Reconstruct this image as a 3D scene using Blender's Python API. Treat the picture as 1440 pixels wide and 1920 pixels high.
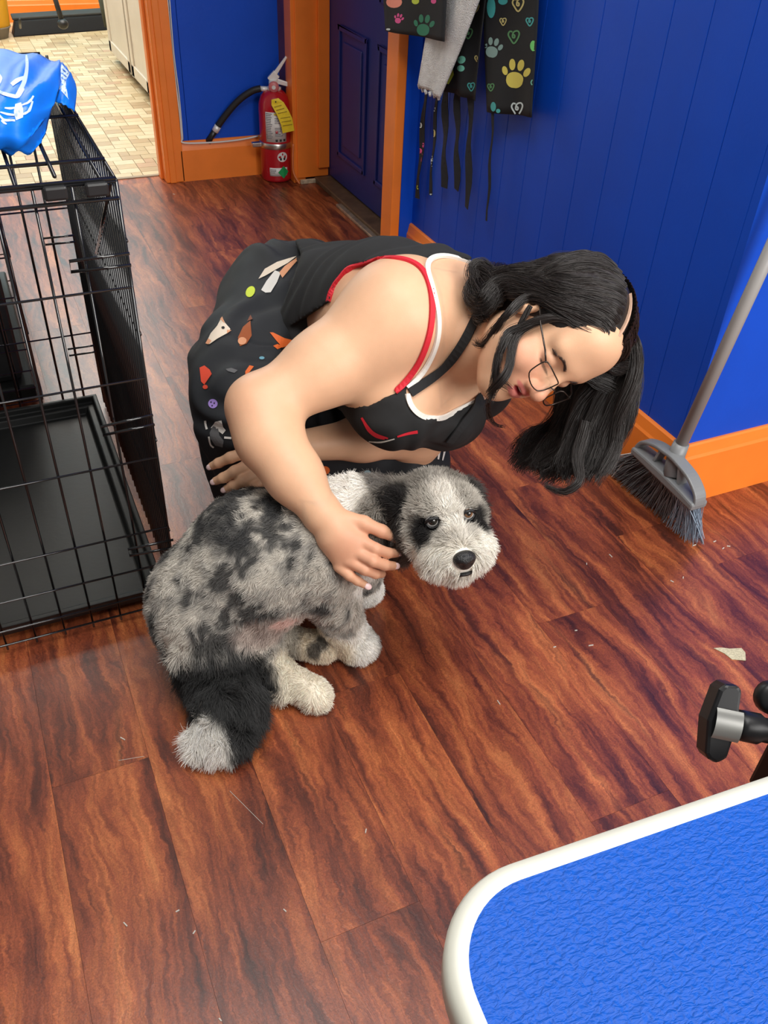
import bpy, bmesh, math, random
import numpy as np
from mathutils import Vector, Matrix
for o in list(bpy.data.objects): bpy.data.objects.remove(o, do_unlink=True)
scene = bpy.context.scene
COL = scene.collection
random.seed(7); RNG = np.random.default_rng(7)
PI = math.pi

# ------------------------------------------------------------------ camera
CAM_H = 1.25; FPX = 1635.0
def _axes():
    p, y, ro = map(math.radians, (38.567, 25.894, 3.006))
    f = np.array([math.sin(y)*math.cos(p), math.cos(y)*math.cos(p), -math.sin(p)])
    r = np.array([math.cos(y), -math.sin(y), 0.0]); u = np.cross(r, f)
    return math.cos(ro)*r + math.sin(ro)*u, -math.sin(ro)*r + math.cos(ro)*u, f
CR, CU, CF = _axes(); CP = np.array([0, 0, CAM_H])
cam = bpy.data.cameras.new('camera'); cam_o = bpy.data.objects.new('camera', cam); COL.objects.link(cam_o)
cam.sensor_fit = 'VERTICAL'; cam.sensor_height = 32.0; cam.lens = 32.0*FPX/1920.0
cam.clip_start = 0.02; cam.clip_end = 60
M = Matrix.Identity(4)
for i in range(3):
    M[i][0] = CR[i]; M[i][1] = CU[i]; M[i][2] = -CF[i]; M[i][3] = CP[i]
cam_o.matrix_world = M
scene.camera = cam_o
# ------------------------------------------------------------------ light
scene.view_settings.view_transform = 'Standard'
scene.view_settings.look = 'None'
scene.view_settings.gamma = 1.0
scene.view_settings.use_curve_mapping = False
scene.view_settings.exposure = 0.18
world = bpy.data.worlds.new('world'); scene.world = world; world.use_nodes = True
bg = world.node_tree.nodes['Background']; bg.inputs[0].default_value = (0.98, 0.97, 0.95, 1); bg.inputs[1].default_value = 0.20
def area(name, loc, target, sx, sy, energy, color=(1, 1, 1)):
    l = bpy.data.lights.new(name, 'AREA'); l.shape = 'RECTANGLE'; l.size = sx; l.size_y = sy; l.energy = energy; l.color = color
    o = bpy.data.objects.new(name, l); COL.objects.link(o); o.location = loc
    o.rotation_euler = (Vector(target) - Vector(loc)).to_track_quat('-Z', 'Y').to_euler()
    return o
area('shop_window_light', (1.9, -2.3, 2.0), (0.7, 1.4, 0.3), 2.6, 2.0, 146, (1.0, 0.975, 0.94))
area('ceiling_light', (0.95, 0.2, 2.75), (0.95, 0.2, 0), 1.5, 0.9, 28, (1.0, 0.97, 0.93))
area('ceiling_panel_light', (0.16, 0.70, 2.6), (0.16, 0.70, 0), 0.66, 1.7, 25, (1.0, 0.97, 0.93))
area('back_room_ceiling_light', (0.55, 5.75, 2.59), (0.55, 5.75, 0), 2.2, 3.0, 130, (1.0, 0.955, 0.88))

# ------------------------------------------------------------------ helpers
def ray(x, y): return (x-720)/FPX*CR - (y-960)/FPX*CU + CF
def W(x, y, d): return CP + d*ray(x, y)                # point at axial distance d behind a picture position
def Zp(x, y, z):
    d = ray(x, y); return CP + (z-CAM_H)/d[2]*d
def Xp(x, y, X):
    d = ray(x, y); return CP + X/d[0]*d
def Yp(x, y, Y):
    d = ray(x, y); return CP + Y/d[1]*d
def PX(P):
    v = np.asarray(P) - CP; c = v @ CF
    return np.stack([720 + FPX*(v @ CR)/c, 960 - FPX*(v @ CU)/c, c], -1)

MATS = {}
def srgb(r, g, b):
    f = lambda c: (c/255/12.92) if c/255 <= 0.04045 else ((c/255+0.055)/1.055)**2.4
    return (f(r), f(g), f(b))
def mat(name, col, rough=0.5, metal=0.0, var=0.0, vscale=20.0, bump=0.0, bscale=60.0, spec=0.5, coat=0.0, sss=0.0, trans=0.0, attr=None, alpha=1.0):
    if name in MATS: return MATS[name]
    m = bpy.data.materials.new(name); m.use_nodes = True; MATS[name] = m
    nt = m.node_tree; N = nt.nodes; L = nt.links; b = N['Principled BSDF']
    b.inputs['Roughness'].default_value = rough; b.inputs['Metallic'].default_value = metal
    b.inputs['Specular IOR Level'].default_value = spec; b.inputs['Coat Weight'].default_value = coat
    b.inputs['Base Color'].default_value = (*col, 1)
    if trans: b.inputs['Transmission Weight'].default_value = trans
    if alpha < 1: b.inputs['Alpha'].default_value = alpha
    if sss:
        b.inputs['Subsurface Weight'].default_value = sss; b.inputs['Subsurface Radius'].default_value = (0.012, 0.005, 0.003); b.inputs['Subsurface Scale'].default_value = 0.6
    src = None
    if attr:
        a = N.new('ShaderNodeAttribute'); a.attribute_name = attr; src = a.outputs['Color']
    geo = None
    if var or bump:
        geo = N.new('ShaderNodeNewGeometry')
    if var:
        n = N.new('ShaderNodeTexNoise'); n.inputs['Scale'].default_value = vscale; n.inputs['Detail'].default_value = 5
        L.new(geo.outputs['Position'], n.inputs['Vector'])
        mr = N.new('ShaderNodeMapRange'); mr.inputs[1].default_value = 0.3; mr.inputs[2].default_value = 0.7
        mr.inputs[3].default_value = 1-var; mr.inputs[4].default_value = 1+var
        L.new(n.outputs['Fac'], mr.inputs[0])
        mx = N.new('ShaderNodeMix'); mx.data_type = 'RGBA'; mx.blend_type = 'MULTIPLY'; mx.inputs[0].default_value = 1
        if src: L.new(src, mx.inputs[6])
        else: mx.inputs[6].default_value = (*col, 1)
        L.new(mr.outputs[0], mx.inputs[7]); src = mx.outputs[2]
    if src: L.new(src, b.inputs['Base Color'])
    if bump:
        n = N.new('ShaderNodeTexNoise'); n.inputs['Scale'].default_value = bscale; n.inputs['Detail'].default_value = 4
        L.new(geo.outputs['Position'], n.inputs['Vector'])
        bp = N.new('ShaderNodeBump'); bp.inputs['Strength'].default_value = bump; bp.inputs['Distance'].default_value = 0.01
        L.new(n.outputs['Fac'], bp.inputs['Height']); L.new(bp.outputs['Normal'], b.inputs['Normal'])
    return m

def link(name, me, m=None, parent=None, smooth=False, bevel=0.0):
    o = bpy.data.objects.new(name, me); COL.objects.link(o)
    if m is not None and len(me.materials) == 0: me.materials.append(m)
    if smooth:
        me.polygons.foreach_set('use_smooth', np.ones(len(me.polygons), bool))
    if bevel:
        md = o.modifiers.new('bevel', 'BEVEL'); md.width = bevel; md.segments = 2; md.limit_method = 'ANGLE'; md.angle_limit = math.radians(40)
    if parent is not None: attach(o, parent)
    return o
def attach(o, p):
    o.parent = p
    base = Matrix.Identity(4)
    q = p
    while q is not None:
        base = q.matrix_basis @ base if q.parent is None else q.parent.matrix_basis @ q.matrix_parent_inverse @ q.matrix_basis @ base
        q = None
    o.matrix_parent_inverse = base.inverted()
def tag(o, label, cat, group=None, kind=None):
    if label: o['label'] = label
    if cat: o['category'] = cat
    if group: o['group'] = group
    if kind: o['kind'] = kind
    return o
def thing(name, loc, label, cat, group=None):
    o = bpy.data.objects.new(name, None); COL.objects.link(o); o.location = tuple(float(c) for c in loc); o.empty_display_size = 0.05
    return tag(o, label, cat, group)

class MB:
    def __init__(s): s.v = []; s.f = []
    def add(s, v, f):
        n = len(s.v); s.v += [tuple(float(c) for c in p) for p in v]; s.f += [tuple(n+i for i in q) for q in f]; return s
    def box(s, lo, hi, R=None, c=None):
        x0, y0, z0 = lo; x1, y1, z1 = hi
        v = np.array([(x0,y0,z0),(x1,y0,z0),(x1,y1,z0),(x0,y1,z0),(x0,y0,z1),(x1,y0,z1),(x1,y1,z1),(x0,y1,z1)], float)
        if R is not None: v = v @ np.asarray(R).T
        if c is not None: v = v + np.asarray(c)
        return s.add(v, [(0,3,2,1),(4,5,6,7),(0,1,5,4),(1,2,6,5),(2,3,7,6),(3,0,4,7)])
    def tube(s, pts, r, n=8, cap=True, flat=None):
        pts = [np.asarray(p, float) for p in pts]; rs = r if hasattr(r, '__len__') else [r]*len(pts)
        V = []; F = []; prev = None
        for i, p in enumerate(pts):
            t = pts[min(i+1, len(pts)-1)] - pts[max(i-1, 0)]; t = t/(np.linalg.norm(t)+1e-12)
            if prev is None:
                a = np.array([0, 0, 1.]) if abs(t[2]) < 0.9 else np.array([1., 0, 0])
                if flat is not None: a = np.asarray(flat, float)
            else: a = prev
            a = a - t*(a @ t); a = a/(np.linalg.norm(a)+1e-12); prev = a; b = np.cross(t, a)
            for k in range(n):
                an = 2*PI*k/n; V.append(p + rs[i]*(math.cos(an)*a + math.sin(an)*b))
        for i in range(len(pts)-1):
            for k in range(n):
                F.append((i*n+k, i*n+(k+1) % n, (i+1)*n+(k+1) % n, (i+1)*n+k))
        if cap:
            F.append(tuple(range(n-1, -1, -1))); F.append(tuple((len(pts)-1)*n+k for k in range(n)))
        return s.add(V, F)
    def ribbon(s, pts, nrm, w, t):
        """flat band along pts, lying across normal nrm(i), width w, thickness t"""
        pts = [np.asarray(p, float) for p in pts]; V = []; F = []
        ws = w if hasattr(w, '__len__') else [w]*len(pts)
        for i, p in enumerate(pts):
            tg = pts[min(i+1, len(pts)-1)] - pts[max(i-1, 0)]; tg = tg/np.linalg.norm(tg)
            nn = np.asarray(nrm[i], float); nn = nn - tg*(nn @ tg); nn = nn/np.linalg.norm(nn); sd = np.cross(tg, nn)
            for a, b in ((-1, -1), (1, -1), (1, 1), (-1, 1)): V.append(p + sd*a*ws[i]/2 + nn*b*t/2)
        for i in range(len(pts)-1):
            for k in range(4): F.append((i*4+k, i*4+(k+1) % 4, (i+1)*4+(k+1) % 4, (i+1)*4+k))
        F.append((3,2,1,0)); m = (len(pts)-1)*4; F.append((m, m+1, m+2, m+3))
        return s.add(V, F)
    def lathe(s, prof, c, ax=(0,0,1), n=32, a0=0, a1=2*PI, up=None):
        ax = np.asarray(ax, float); ax = ax/np.linalg.norm(ax)
        a = np.asarray(up, float) if up is not None else (np.array([1., 0, 0]) if abs(ax[0]) < 0.9 else np.array([0, 1., 0]))
        a = a - ax*(a @ ax); a /= np.linalg.norm(a); b = np.cross(ax, a); c = np.asarray(c, float)
        full = abs(a1-a0-2*PI) < 1e-6; m = n if full else n+1; V = []; F = []
        for r, z in prof:
            for k in range(m):
                an = a0 + (a1-a0)*k/n; V.append(c + ax*z + r*(math.cos(an)*a + math.sin(an)*b))
        for i in range(len(prof)-1):
            for k in range(n):
                k2 = (k+1) % m; F.append((i*m+k, i*m+k2, (i+1)*m+k2, (i+1)*m+k))
        if full:
            if prof[0][0] > 1e-6: F.append(tuple(range(n-1, -1, -1)))
            if prof[-1][0] > 1e-6: F.append(tuple((len(prof)-1)*n+k for k in range(n)))
        return s.add(V, F)
    def ell(s, c, r, R=None, nu=16, nv=10):
        V = []; F = []; c = np.asarray(c, float); R = np.eye(3) if R is None else np.asarray(R)
        for j in range(nv+1):
            th = PI*j/nv
            for i in range(nu):
                ph = 2*PI*i/nu; V.append(c + R @ (np.array([math.sin(th)*math.cos(ph), math.sin(th)*math.sin(ph), math.cos(th)])*r))
        for j in range(nv):
            for i in range(nu): F.append((j*nu+i, (j+1)*nu+i, (j+1)*nu+(i+1) % nu, j*nu+(i+1) % nu))
        return s.add(V, F)
    def prism(s, poly, o, ex, ey, ez, t):
        """extrude 2D polygon (list of (a,b)) placed at o + a*ex + b*ey, thickness t along ez"""
        o, ex, ey, ez = (np.asarray(q, float) for q in (o, ex, ey, ez)); n = len(poly)
        V = [o + a*ex + b*ey for a, b in poly] + [o + a*ex + b*ey + ez*t for a, b in poly]
        F = [tuple(range(n-1, -1, -1)), tuple(range(n, 2*n))] + [(i, (i+1) % n, n+(i+1) % n, n+i) for i in range(n)]
        return s.add(V, F)
    def mesh(s, name):
        me = bpy.data.meshes.new(name); me.from_pydata(s.v, [], s.f); me.update(); return me
    def build(s, name, m=None, parent=None, smooth=False, bevel=0.0, fix=True):
        me = s.mesh(name)
        if fix:
            bm = bmesh.new(); bm.from_mesh(me); bmesh.ops.remove_doubles(bm, verts=bm.verts, dist=1e-6)
            bmesh.ops.recalc_face_normals(bm, faces=bm.faces); bm.to_mesh(me); bm.free()
        return link(name, me, m, parent, smooth, bevel)
def smooth_pts(P, n=6):
    """Catmull-Rom through the points"""
    P = [np.asarray(p, float) for p in P]; out = []
    for i in range(len(P)-1):
        p0, p1, p2, p3 = P[max(i-1, 0)], P[i], P[i+1], P[min(i+2, len(P)-1)]
        for k in range(n):
            t = k/n; out.append(0.5*((2*p1) + (-p0+p2)*t + (2*p0-5*p1+4*p2-p3)*t*t + (-p0+3*p1-3*p2+p3)*t**3))
    out.append(P[-1]); return out

# ------------------------------------------------------------------ colours
ORANGE = mat('orange_paint', srgb(240, 128, 44), 0.38, var=0.06, vscale=9, bump=0.05, bscale=25)
BLUE = mat('royal_blue_paint', srgb(2, 72, 192), 0.5, var=0.06, vscale=5, bump=0.06, bscale=60, spec=0.3)
NAVYDOOR = mat('navy_door_paint', srgb(20, 38, 110), 0.42, var=0.08, vscale=5)
WHITE = mat('white_plastic', (0.72, 0.72, 0.70), 0.45)
BLACK = mat('black_plastic', (0.012, 0.012, 0.013), 0.35)
WIRE = mat('black_coated_wire', (0.008, 0.008, 0.009), 0.10, spec=0.8)

# ------------------------------------------------------------------ setting: floor planks
def wood_material():
    m = bpy.data.materials.new('vinyl_wood_plank'); m.use_nodes = True; nt = m.node_tree; N = nt.nodes; L = nt.links; b = N['Principled BSDF']
    def nd(t, **k):
        n = N.new(t)
        for a, v in k.items(): setattr(n, a, v)
        return n
    g = nd('ShaderNodeNewGeometry'); oi = nd('ShaderNodeObjectInfo')
    off = nd('ShaderNodeVectorMath', operation='SCALE'); 
    comb = nd('ShaderNodeCombineXYZ'); L.new(oi.outputs['Random'], comb.inputs[0]); L.new(oi.outputs['Random'], comb.inputs[1]); L.new(oi.outputs['Random'], comb.inputs[2])
    L.new(comb.outputs[0], off.inputs[0]); off.inputs['Scale'].default_value = 37.0
    add = nd('ShaderNodeVectorMath', operation='ADD'); L.new(g.outputs['Position'], add.inputs[0]); L.new(off.outputs[0], add.inputs[1])
    # warp
    wn = nd('ShaderNodeTexNoise'); wn.inputs['Scale'].default_value = 5.0; wn.inputs['Detail'].default_value = 2
    mp0 = nd('ShaderNodeMapping'); mp0.inputs['Scale'].default_value = (1.6, 0.8, 1); L.new(add.outputs[0], mp0.inputs[0]); L.new(mp0.outputs[0], wn.inputs['Vector'])
    ws = nd('ShaderNodeVectorMath', operation='SUBTRACT'); L.new(wn.outputs['Color'], ws.inputs[0]); ws.inputs[1].default_value = (.5, .5, .5)
    wsc = nd('ShaderNodeVectorMath', operation='MULTIPLY'); L.new(ws.outputs[0], wsc.inputs[0]); wsc.inputs[1].default_value = (0.075, 0.16, 0)
    ad1 = nd('ShaderNodeVectorMath', operation='ADD'); L.new(add.outputs[0], ad1.inputs[0]); L.new(wsc.outputs[0], ad1.inputs[1])
    rn = nd('ShaderNodeTexNoise'); rn.inputs['Scale'].default_value = 48.0; rn.inputs['Detail'].default_value = 4; rn.inputs['Roughness'].default_value = 0.7; L.new(add.outputs[0], rn.inputs['Vector'])
    rs = nd('ShaderNodeVectorMath', operation='SUBTRACT'); L.new(rn.outputs['Color'], rs.inputs[0]); rs.inputs[1].default_value = (.5, .5, .5)
    rsc = nd('ShaderNodeVectorMath', operation='MULTIPLY'); L.new(rs.outputs[0], rsc.inputs[0]); rsc.inputs[1].default_value = (0.022, 0.05, 0)
    ad2 = nd('ShaderNodeVectorMath', operation='ADD'); L.new(ad1.outputs[0], ad2.inputs[0]); L.new(rsc.outputs[0], ad2.inputs[1])
    def noise(sx, sy, scale, det, rough=0.6, src=ad2):
        mp = nd('ShaderNodeMapping'); mp.inputs['Scale'].default_value = (sx, sy, 1); L.new(src.outputs[0], mp.inputs[0])
        n = nd('ShaderNodeTexNoise'); n.inputs['Scale'].default_value = scale; n.inputs['Detail'].default_value = det; n.inputs['Roughness'].default_value = rough
        L.new(mp.outputs[0], n.inputs['Vector']); return n
    big = noise(13, 1.5, 1.9, 6, 0.68)
    ramp = nd('ShaderNodeValToRGB'); L.new(big.outputs['Fac'], ramp.inputs[0])
    cr = ramp.color_ramp; cr.elements[0].position = 0.33; cr.elements[0].color = (*srgb(64, 30, 22), 1)
    cr.elements[1].position = 0.69; cr.elements[1].color = (*srgb(190, 114, 66), 1)
    for p, c in ((0.42, (100, 46, 30)), (0.50, (134, 66, 40)), (0.58, (160, 86, 49))):
        e = cr.elements.new(p); e.color = (*srgb(*c), 1)
    fine = noise(60, 4, 2.2, 6, 0.7)
    mr = nd('ShaderNodeMapRange'); L.new(fine.outputs['Fac'], mr.inputs[0]); mr.inputs[1].default_value = .3; mr.inputs[2].default_value = .7; mr.inputs[3].default_value = .72; mr.inputs[4].default_value = 1.26
    mx = nd('ShaderNodeMix', data_type='RGBA', blend_type='MULTIPLY'); mx.inputs[0].default_value = 1; L.new(ramp.outputs[0], mx.inputs[6]); L.new(mr.outputs[0], mx.inputs[7])
    # dark streaks
    st = noise(26, 1.5, 1.5, 4, 0.6)
    mr2 = nd('ShaderNodeMapRange'); L.new(st.outputs['Fac'], mr2.inputs[0]); mr2.inputs[1].default_value = .58; mr2.inputs[2].default_value = .70; mr2.inputs[3].default_value = 0; mr2.inputs[4].default_value = .75
    mx2 = nd('ShaderNodeMix', data_type='RGBA'); L.new(mr2.outputs[0], mx2.inputs[0]); L.new(mx.outputs[2], mx2.inputs[6]); mx2.inputs[7].default_value = (*srgb(60, 28, 21), 1)
    # per plank tone
    mr3 = nd('ShaderNodeMapRange'); L.new(oi.outputs['Random'], mr3.inputs[0]); mr3.inputs[3].default_value = .88; mr3.inputs[4].default_value = 1.10
    mx3 = nd('ShaderNodeMix', data_type='RGBA', blend_type='MULTIPLY'); mx3.inputs[0].default_value = 1; L.new(mx2.outputs[2], mx3.inputs[6]); L.new(mr3.outputs[0], mx3.inputs[7])
    # fine speckle of the print
    sp = noise(1, 1, 420, 2, 0.6, add)
    mr4 = nd('ShaderNodeMapRange'); L.new(sp.outputs['Fac'], mr4.inputs[0]); mr4.inputs[1].default_value = .3; mr4.inputs[2].default_value = .7; mr4.inputs[3].default_value = .74; mr4.inputs[4].default_value = 1.26
    mx4 = nd('ShaderNodeMix', data_type='RGBA', blend_type='MULTIPLY'); mx4.inputs[0].default_value = 1; L.new(mx3.outputs[2], mx4.inputs[6]); L.new(mr4.outputs[0], mx4.inputs[7])
    L.new(mx4.outputs[2], b.inputs['Base Color'])
    b.inputs['Roughness'].default_value = 0.33; b.inputs['Specular IOR Level'].default_value = 0.68
    bp = nd('ShaderNodeBump'); bp.inputs['Strength'].default_value = 0.12; bp.inputs['Distance'].default_value = 0.004
    L.new(fine.outputs['Fac'], bp.inputs['Height']); L.new(bp.outputs['Normal'], b.inputs['Normal'])
    return m
WOOD = wood_material()
fl = MB().box((-1.5, -1.2, -0.03), (3.2, 3.885, -0.004)).build('floor', mat('floor_underlay', srgb(92, 48, 34), 0.6)); fl['kind'] = 'structure'
PW, PL = 0.156, 1.22
def plank_mesh(w, l):
    g = 0.00018; mb = MB().box((g, g, -0.004), (w-g, l-g, 0.0)); return mb.mesh('plank')
pm = plank_mesh(PW, PL); pm.materials.append(WOOD)
_planks = {}
row = 0
x = 0.047 - PW*8
while x < 2.6:
    off = (row*0.41 + 0.30) % PL
    if abs(x-1.139) < 0.03: off = (0.92) % PL
    y = -1.0 - PL + off
    while y < 3.885:
        y0, y1 = max(y, -1.2), min(y+PL, 3.885)
        if y1-y0 > 0.05 and not (x > 1.33 and y0 > 1.197):
            if x+PW > 1.33 and y1 > 1.197 and x < 1.33: pass
            if abs((y1-y0)-PL) < 1e-6: me = pm
            else:
                me = plank_mesh(PW, y1-y0); me.materials.append(WOOD)
            o = link('plank', me); o.location = (x, y0, 0); o.parent = fl
        y += PL
    x += PW; row += 1

# setting: tiled floor of the back room
TILEM = []
for i, c in enumerate([(206, 186, 150), (192, 170, 132), (180, 154, 118), (212, 194, 160), (188, 154, 122)]):
    TILEM.append(mat('beige_tile_%d' % i, srgb(*c), 0.35, var=0.05, vscale=30))
ft = MB().box((-1.5, 3.885, -0.03), (3.2, 7.5, -0.003)).build('floor_tiled', mat('tile_grout', srgb(140, 118, 88), 0.7)); ft['kind'] = 'structure'
TW, TH = 0.088, 0.060
tiles = []
r_ = 0; y = 3.89
while y < 7.42:
    xx = -0.35 + (0.5*TW if r_ % 2 else 0)
    while xx < 1.4:
        k = 2 if random.random() < 0.18 else 1
        tiles.append((xx, y, k)); xx += TW/ (1 if k == 1 else 2)
    y += TH; r_ += 1
tmesh = {}
for k in (1, 2):
    for i, m in enumerate(TILEM):
        me = MB().box((0.0012, 0.0012, -0.004), (TW/k-0.0012, TH-0.0012, 0.0)).mesh('tile'); me.materials.append(m); tmesh[(k, i)] = me
def seen(x, y):
    p = PX((x, y, 0)); return p[0] > -10 and p[1] > 20 and x < 1.0 and p[0] < 330
vis = sorted([t for t in tiles if seen(t[0]+TW/2, t[1]+TH/2)], key=lambda t: t[1])
near = set(vis[:300]); rest = {}
rv = {i: MB() for i in range(5)}
for t in tiles:
    i = random.choices(range(5), (5, 5, 4, 4, 1))[0]
    if t in near:
        o = link('tile', tmesh[(t[2], i)]); o.location = (t[0], t[1], 0); o.parent = ft
    else: rv[i].box((t[0]+.0012, t[1]+.0012, -.004), (t[0]+TW/t[2]-.0012, t[1]+TH-.0012, 0))
mbr = MB(); mi = []
for i in range(5):
    mi += [i]*len(rv[i].f); mbr.add(rv[i].v, rv[i].f)
me = mbr.mesh('tile_field')
for m in TILEM: me.materials.append(m)
me.polygons.foreach_set('material_index', mi)
o = link('tile_field', me); o.parent = ft; o['kind'] = 'stuff'

def struct(o, kind='structure'): o['kind'] = kind; return o
# ------------------------------------------------------------------ walls
XB = 1.325; YC = 1.197; YBK = 3.79
wr = struct(MB().box((XB+0.006, YC+0.021, 0), (XB+0.15, 2.632, 2.5)).build('wall_right', mat('groove_shadow_blue', srgb(10, 40, 130), 0.6)))
i = 0; y = YC+0.0205
while y < 2.632:
    y1 = min(y+0.1105, 2.632)
    MB().box((XB, y+0.0007, 0), (XB+0.02, y1-0.0007, 2.5)).build('panel_board', BLUE, wr, bevel=0.0012); y = y1
struct(MB().box((XB+0.0, YC, 0), (3.2, YC+0.02, 2.5)).build('wall_front_right', BLUE))
# door wall that stands proud of the panelling
wd = struct(MB().box((1.278, 2.632, 0), (1.42, 2.70, 2.5)).box((1.278, 2.70, 2.1), (1.42, 3.79, 2.5)).build('wall_door_side', BLUE))
# back wall with the extinguisher: boards too
wb = struct(MB().box((0.80, YBK+0.006, 0), (1.6, YBK+0.10, 2.5)).build('wall_back', mat('groove_shadow_blue', (0, 0, 0))))
x = 0.80
for k, wdt in enumerate((0.045, 0.46)):
    MB().box((x+0.0008, YBK, 0), (x+wdt-0.0008, YBK+0.03, 2.5)).build('panel_board', BLUE, wb, bevel=0.0012); x += wdt
MB().box((0.733, YBK+0.1, 2.1), (1.6, YBK+0.12, 2.5)).build('wall_head', BLUE, wb)
# baseboards
def baseboard(name, pts, h, t, side):
    """profile swept along a straight line pts[0]->pts[1]; side = outward unit normal"""
    a, b = np.array(pts[0], float), np.array(pts[1], float); n = np.array(side, float)
    prof = [(0, 0), (t, 0), (t, h-0.035), (t*0.8, h-0.028), (t*0.62, h-0.014), (t*0.5, h-0.004), (t*0.3, h), (0, h)]
    V = [a + n*p + np.array([0, 0, z]) for p, z in prof] + [b + n*p + np.array([0, 0, z]) for p, z in prof]; k = len(prof)
    mb = MB().add(V, [tuple(range(k)), tuple(range(2*k-1, k-1, -1))] + [(i, (i+1) % k, k+(i+1) % k, k+i) for i in range(k)])
    return struct(mb.build(name, ORANGE))
baseboard('baseboard_right', ((XB, YC-0.016, 0), (XB, 2.66, 0)), 0.168, 0.017, (-1, 0, 0))
baseboard('baseboard_front_right', ((XB-0.017, YC, 0), (3.2, YC, 0)), 0.170, 0.017, (0, -1, 0))
baseboard('baseboard_back', ((0.805, YBK, 0), (1.25, YBK, 0)), 0.160, 0.018, (0, -1, 0))
# ------------------------------------------------------------------ door in the right-hand wall
t1 = struct(MB().box((1.246, 2.632, 0), (1.278, 2.715, 2.15)).build('trim_1', ORANGE, bevel=0.003))   # near casing
MB().box((1.258, 2.715, 0), (1.42, 2.735, 2.1)).build('jamb', ORANGE, t1)
t2 = struct(MB().box((1.246, 3.62, 0.0), (1.30, 3.70, 2.15)).build('trim_2', ORANGE, bevel=0.003))    # far casing and jamb
MB().box((1.262, 3.612, 0.022), (1.40, 3.70, 2.1)).build('jamb', ORANGE, t2, bevel=0.002)
MB().box((1.352, 3.598, 0.06), (1.40, 3.62, 2.1)).build('door_stop', ORANGE, t2, bevel=0.002)
MB().box((1.250, 3.70, 0), (1.40, 3.79, 2.15)).build('casing_return', mat('brown_varnished_wood', srgb(105, 58, 38), 0.3, var=0.25, vscale=14), t2)
dr = struct(MB().box((1.402, 2.735, 0.03), (1.44, 3.60, 2.1)).build('door_1', NAVYDOOR))
for (y0, y1, z0, z1) in ((2.83, 3.12, 0.14, 0.62), (3.22, 3.50, 0.14, 0.62), (2.83, 3.12, 0.75, 1.55), (3.22, 3.50, 0.75, 1.55)):
    fr = MB(); w = 0.018
    for a, b in (((y0, z0), (y1, z0+w)), ((y0, z1-w), (y1, z1)), ((y0, z0), (y0+w, z1)), ((y1-w, z0), (y1, z1))):
        fr.box((1.394, a[0], a[1]), (1.404, b[0], b[1]))
    fr.build('panel_moulding', NAVYDOOR, dr, bevel=0.003)
    MB().box((1.396, y0+0.05, z0+0.05), (1.404, y1-0.05, z1-0.05)).build('door_panel', NAVYDOOR, dr, bevel=0.004)
th = struct(MB().box((1.335, 2.735, 0), (1.42, 3.61, 0.022)).build('trim_3', mat('grimy_threshold', srgb(88, 68, 50), 0.5, var=0.35, vscale=22), bevel=0.004))
MB().box((1.312, 2.735, 0), (1.335, 3.30, 0.012)).build('threshold_strip', mat('worn_metal_strip', srgb(170, 158, 140), 0.35, metal=0.6, var=0.3, vscale=40), th, bevel=0.003)
MB().box((1.27, 3.596, 0.0), (1.38, 3.612, 0.016)).build('bare_plaster_patch', mat('bare_plaster', srgb(196, 178, 150), 0.8, var=0.35, vscale=60), t2, bevel=0.002)
# ------------------------------------------------------------------ doorway to the back room
t4 = struct(MB().box((0.733, 3.772, 0), (0.812, 3.80, 2.2)).build('trim_4', ORANGE, bevel=0.003))
MB().box((0.733, 3.80, 0), (0.752, 3.91, 2.2)).build('jamb', ORANGE, t4, bevel=0.002)
MB().box((0.722, 3.83, 0), (0.736, 3.875, 2.2)).build('door_stop', ORANGE, t4, bevel=0.002)
MB().box((0.748, 3.765, 0), (0.775, 3.775, 2.2)).build('casing_bead', ORANGE, t4, bevel=0.003)
struct(MB().box((0.0, 3.875, 0), (0.74, 3.895, 0.004)).build('trim_5', mat('tile_edge', srgb(150, 132, 108), 0.5)))
# ------------------------------------------------------------------ back room
YF = 7.45
struct(MB().box((-1.5, YF, 0), (2.5, YF+0.1, 2.6)).build('wall_far', mat('pale_blue_paint', srgb(140, 196, 222), 0.45, var=0.04)))
struct(baseboard('baseboard_far', ((-1.5, YF, 0), (2.5, YF, 0)), 0.135, 0.018, (0, -1, 0)))
struct(MB().box((1.5, 3.9, 0), (1.6, 7.45, 2.6)).build('wall_back_room_right', mat('cream_paint', srgb(224, 216, 200), 0.6)))
struct(MB().box((-1.5, 3.9, 2.6), (2.5, 7.55, 2.7)).build('ceiling', mat('white_ceiling', (0.8, 0.79, 0.76), 0.8)))
struct(MB().box((-1.6, 3.9, 0), (-1.5, 7.45, 2.6)).build('wall_back_room_left', MATS['cream_paint']))
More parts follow.
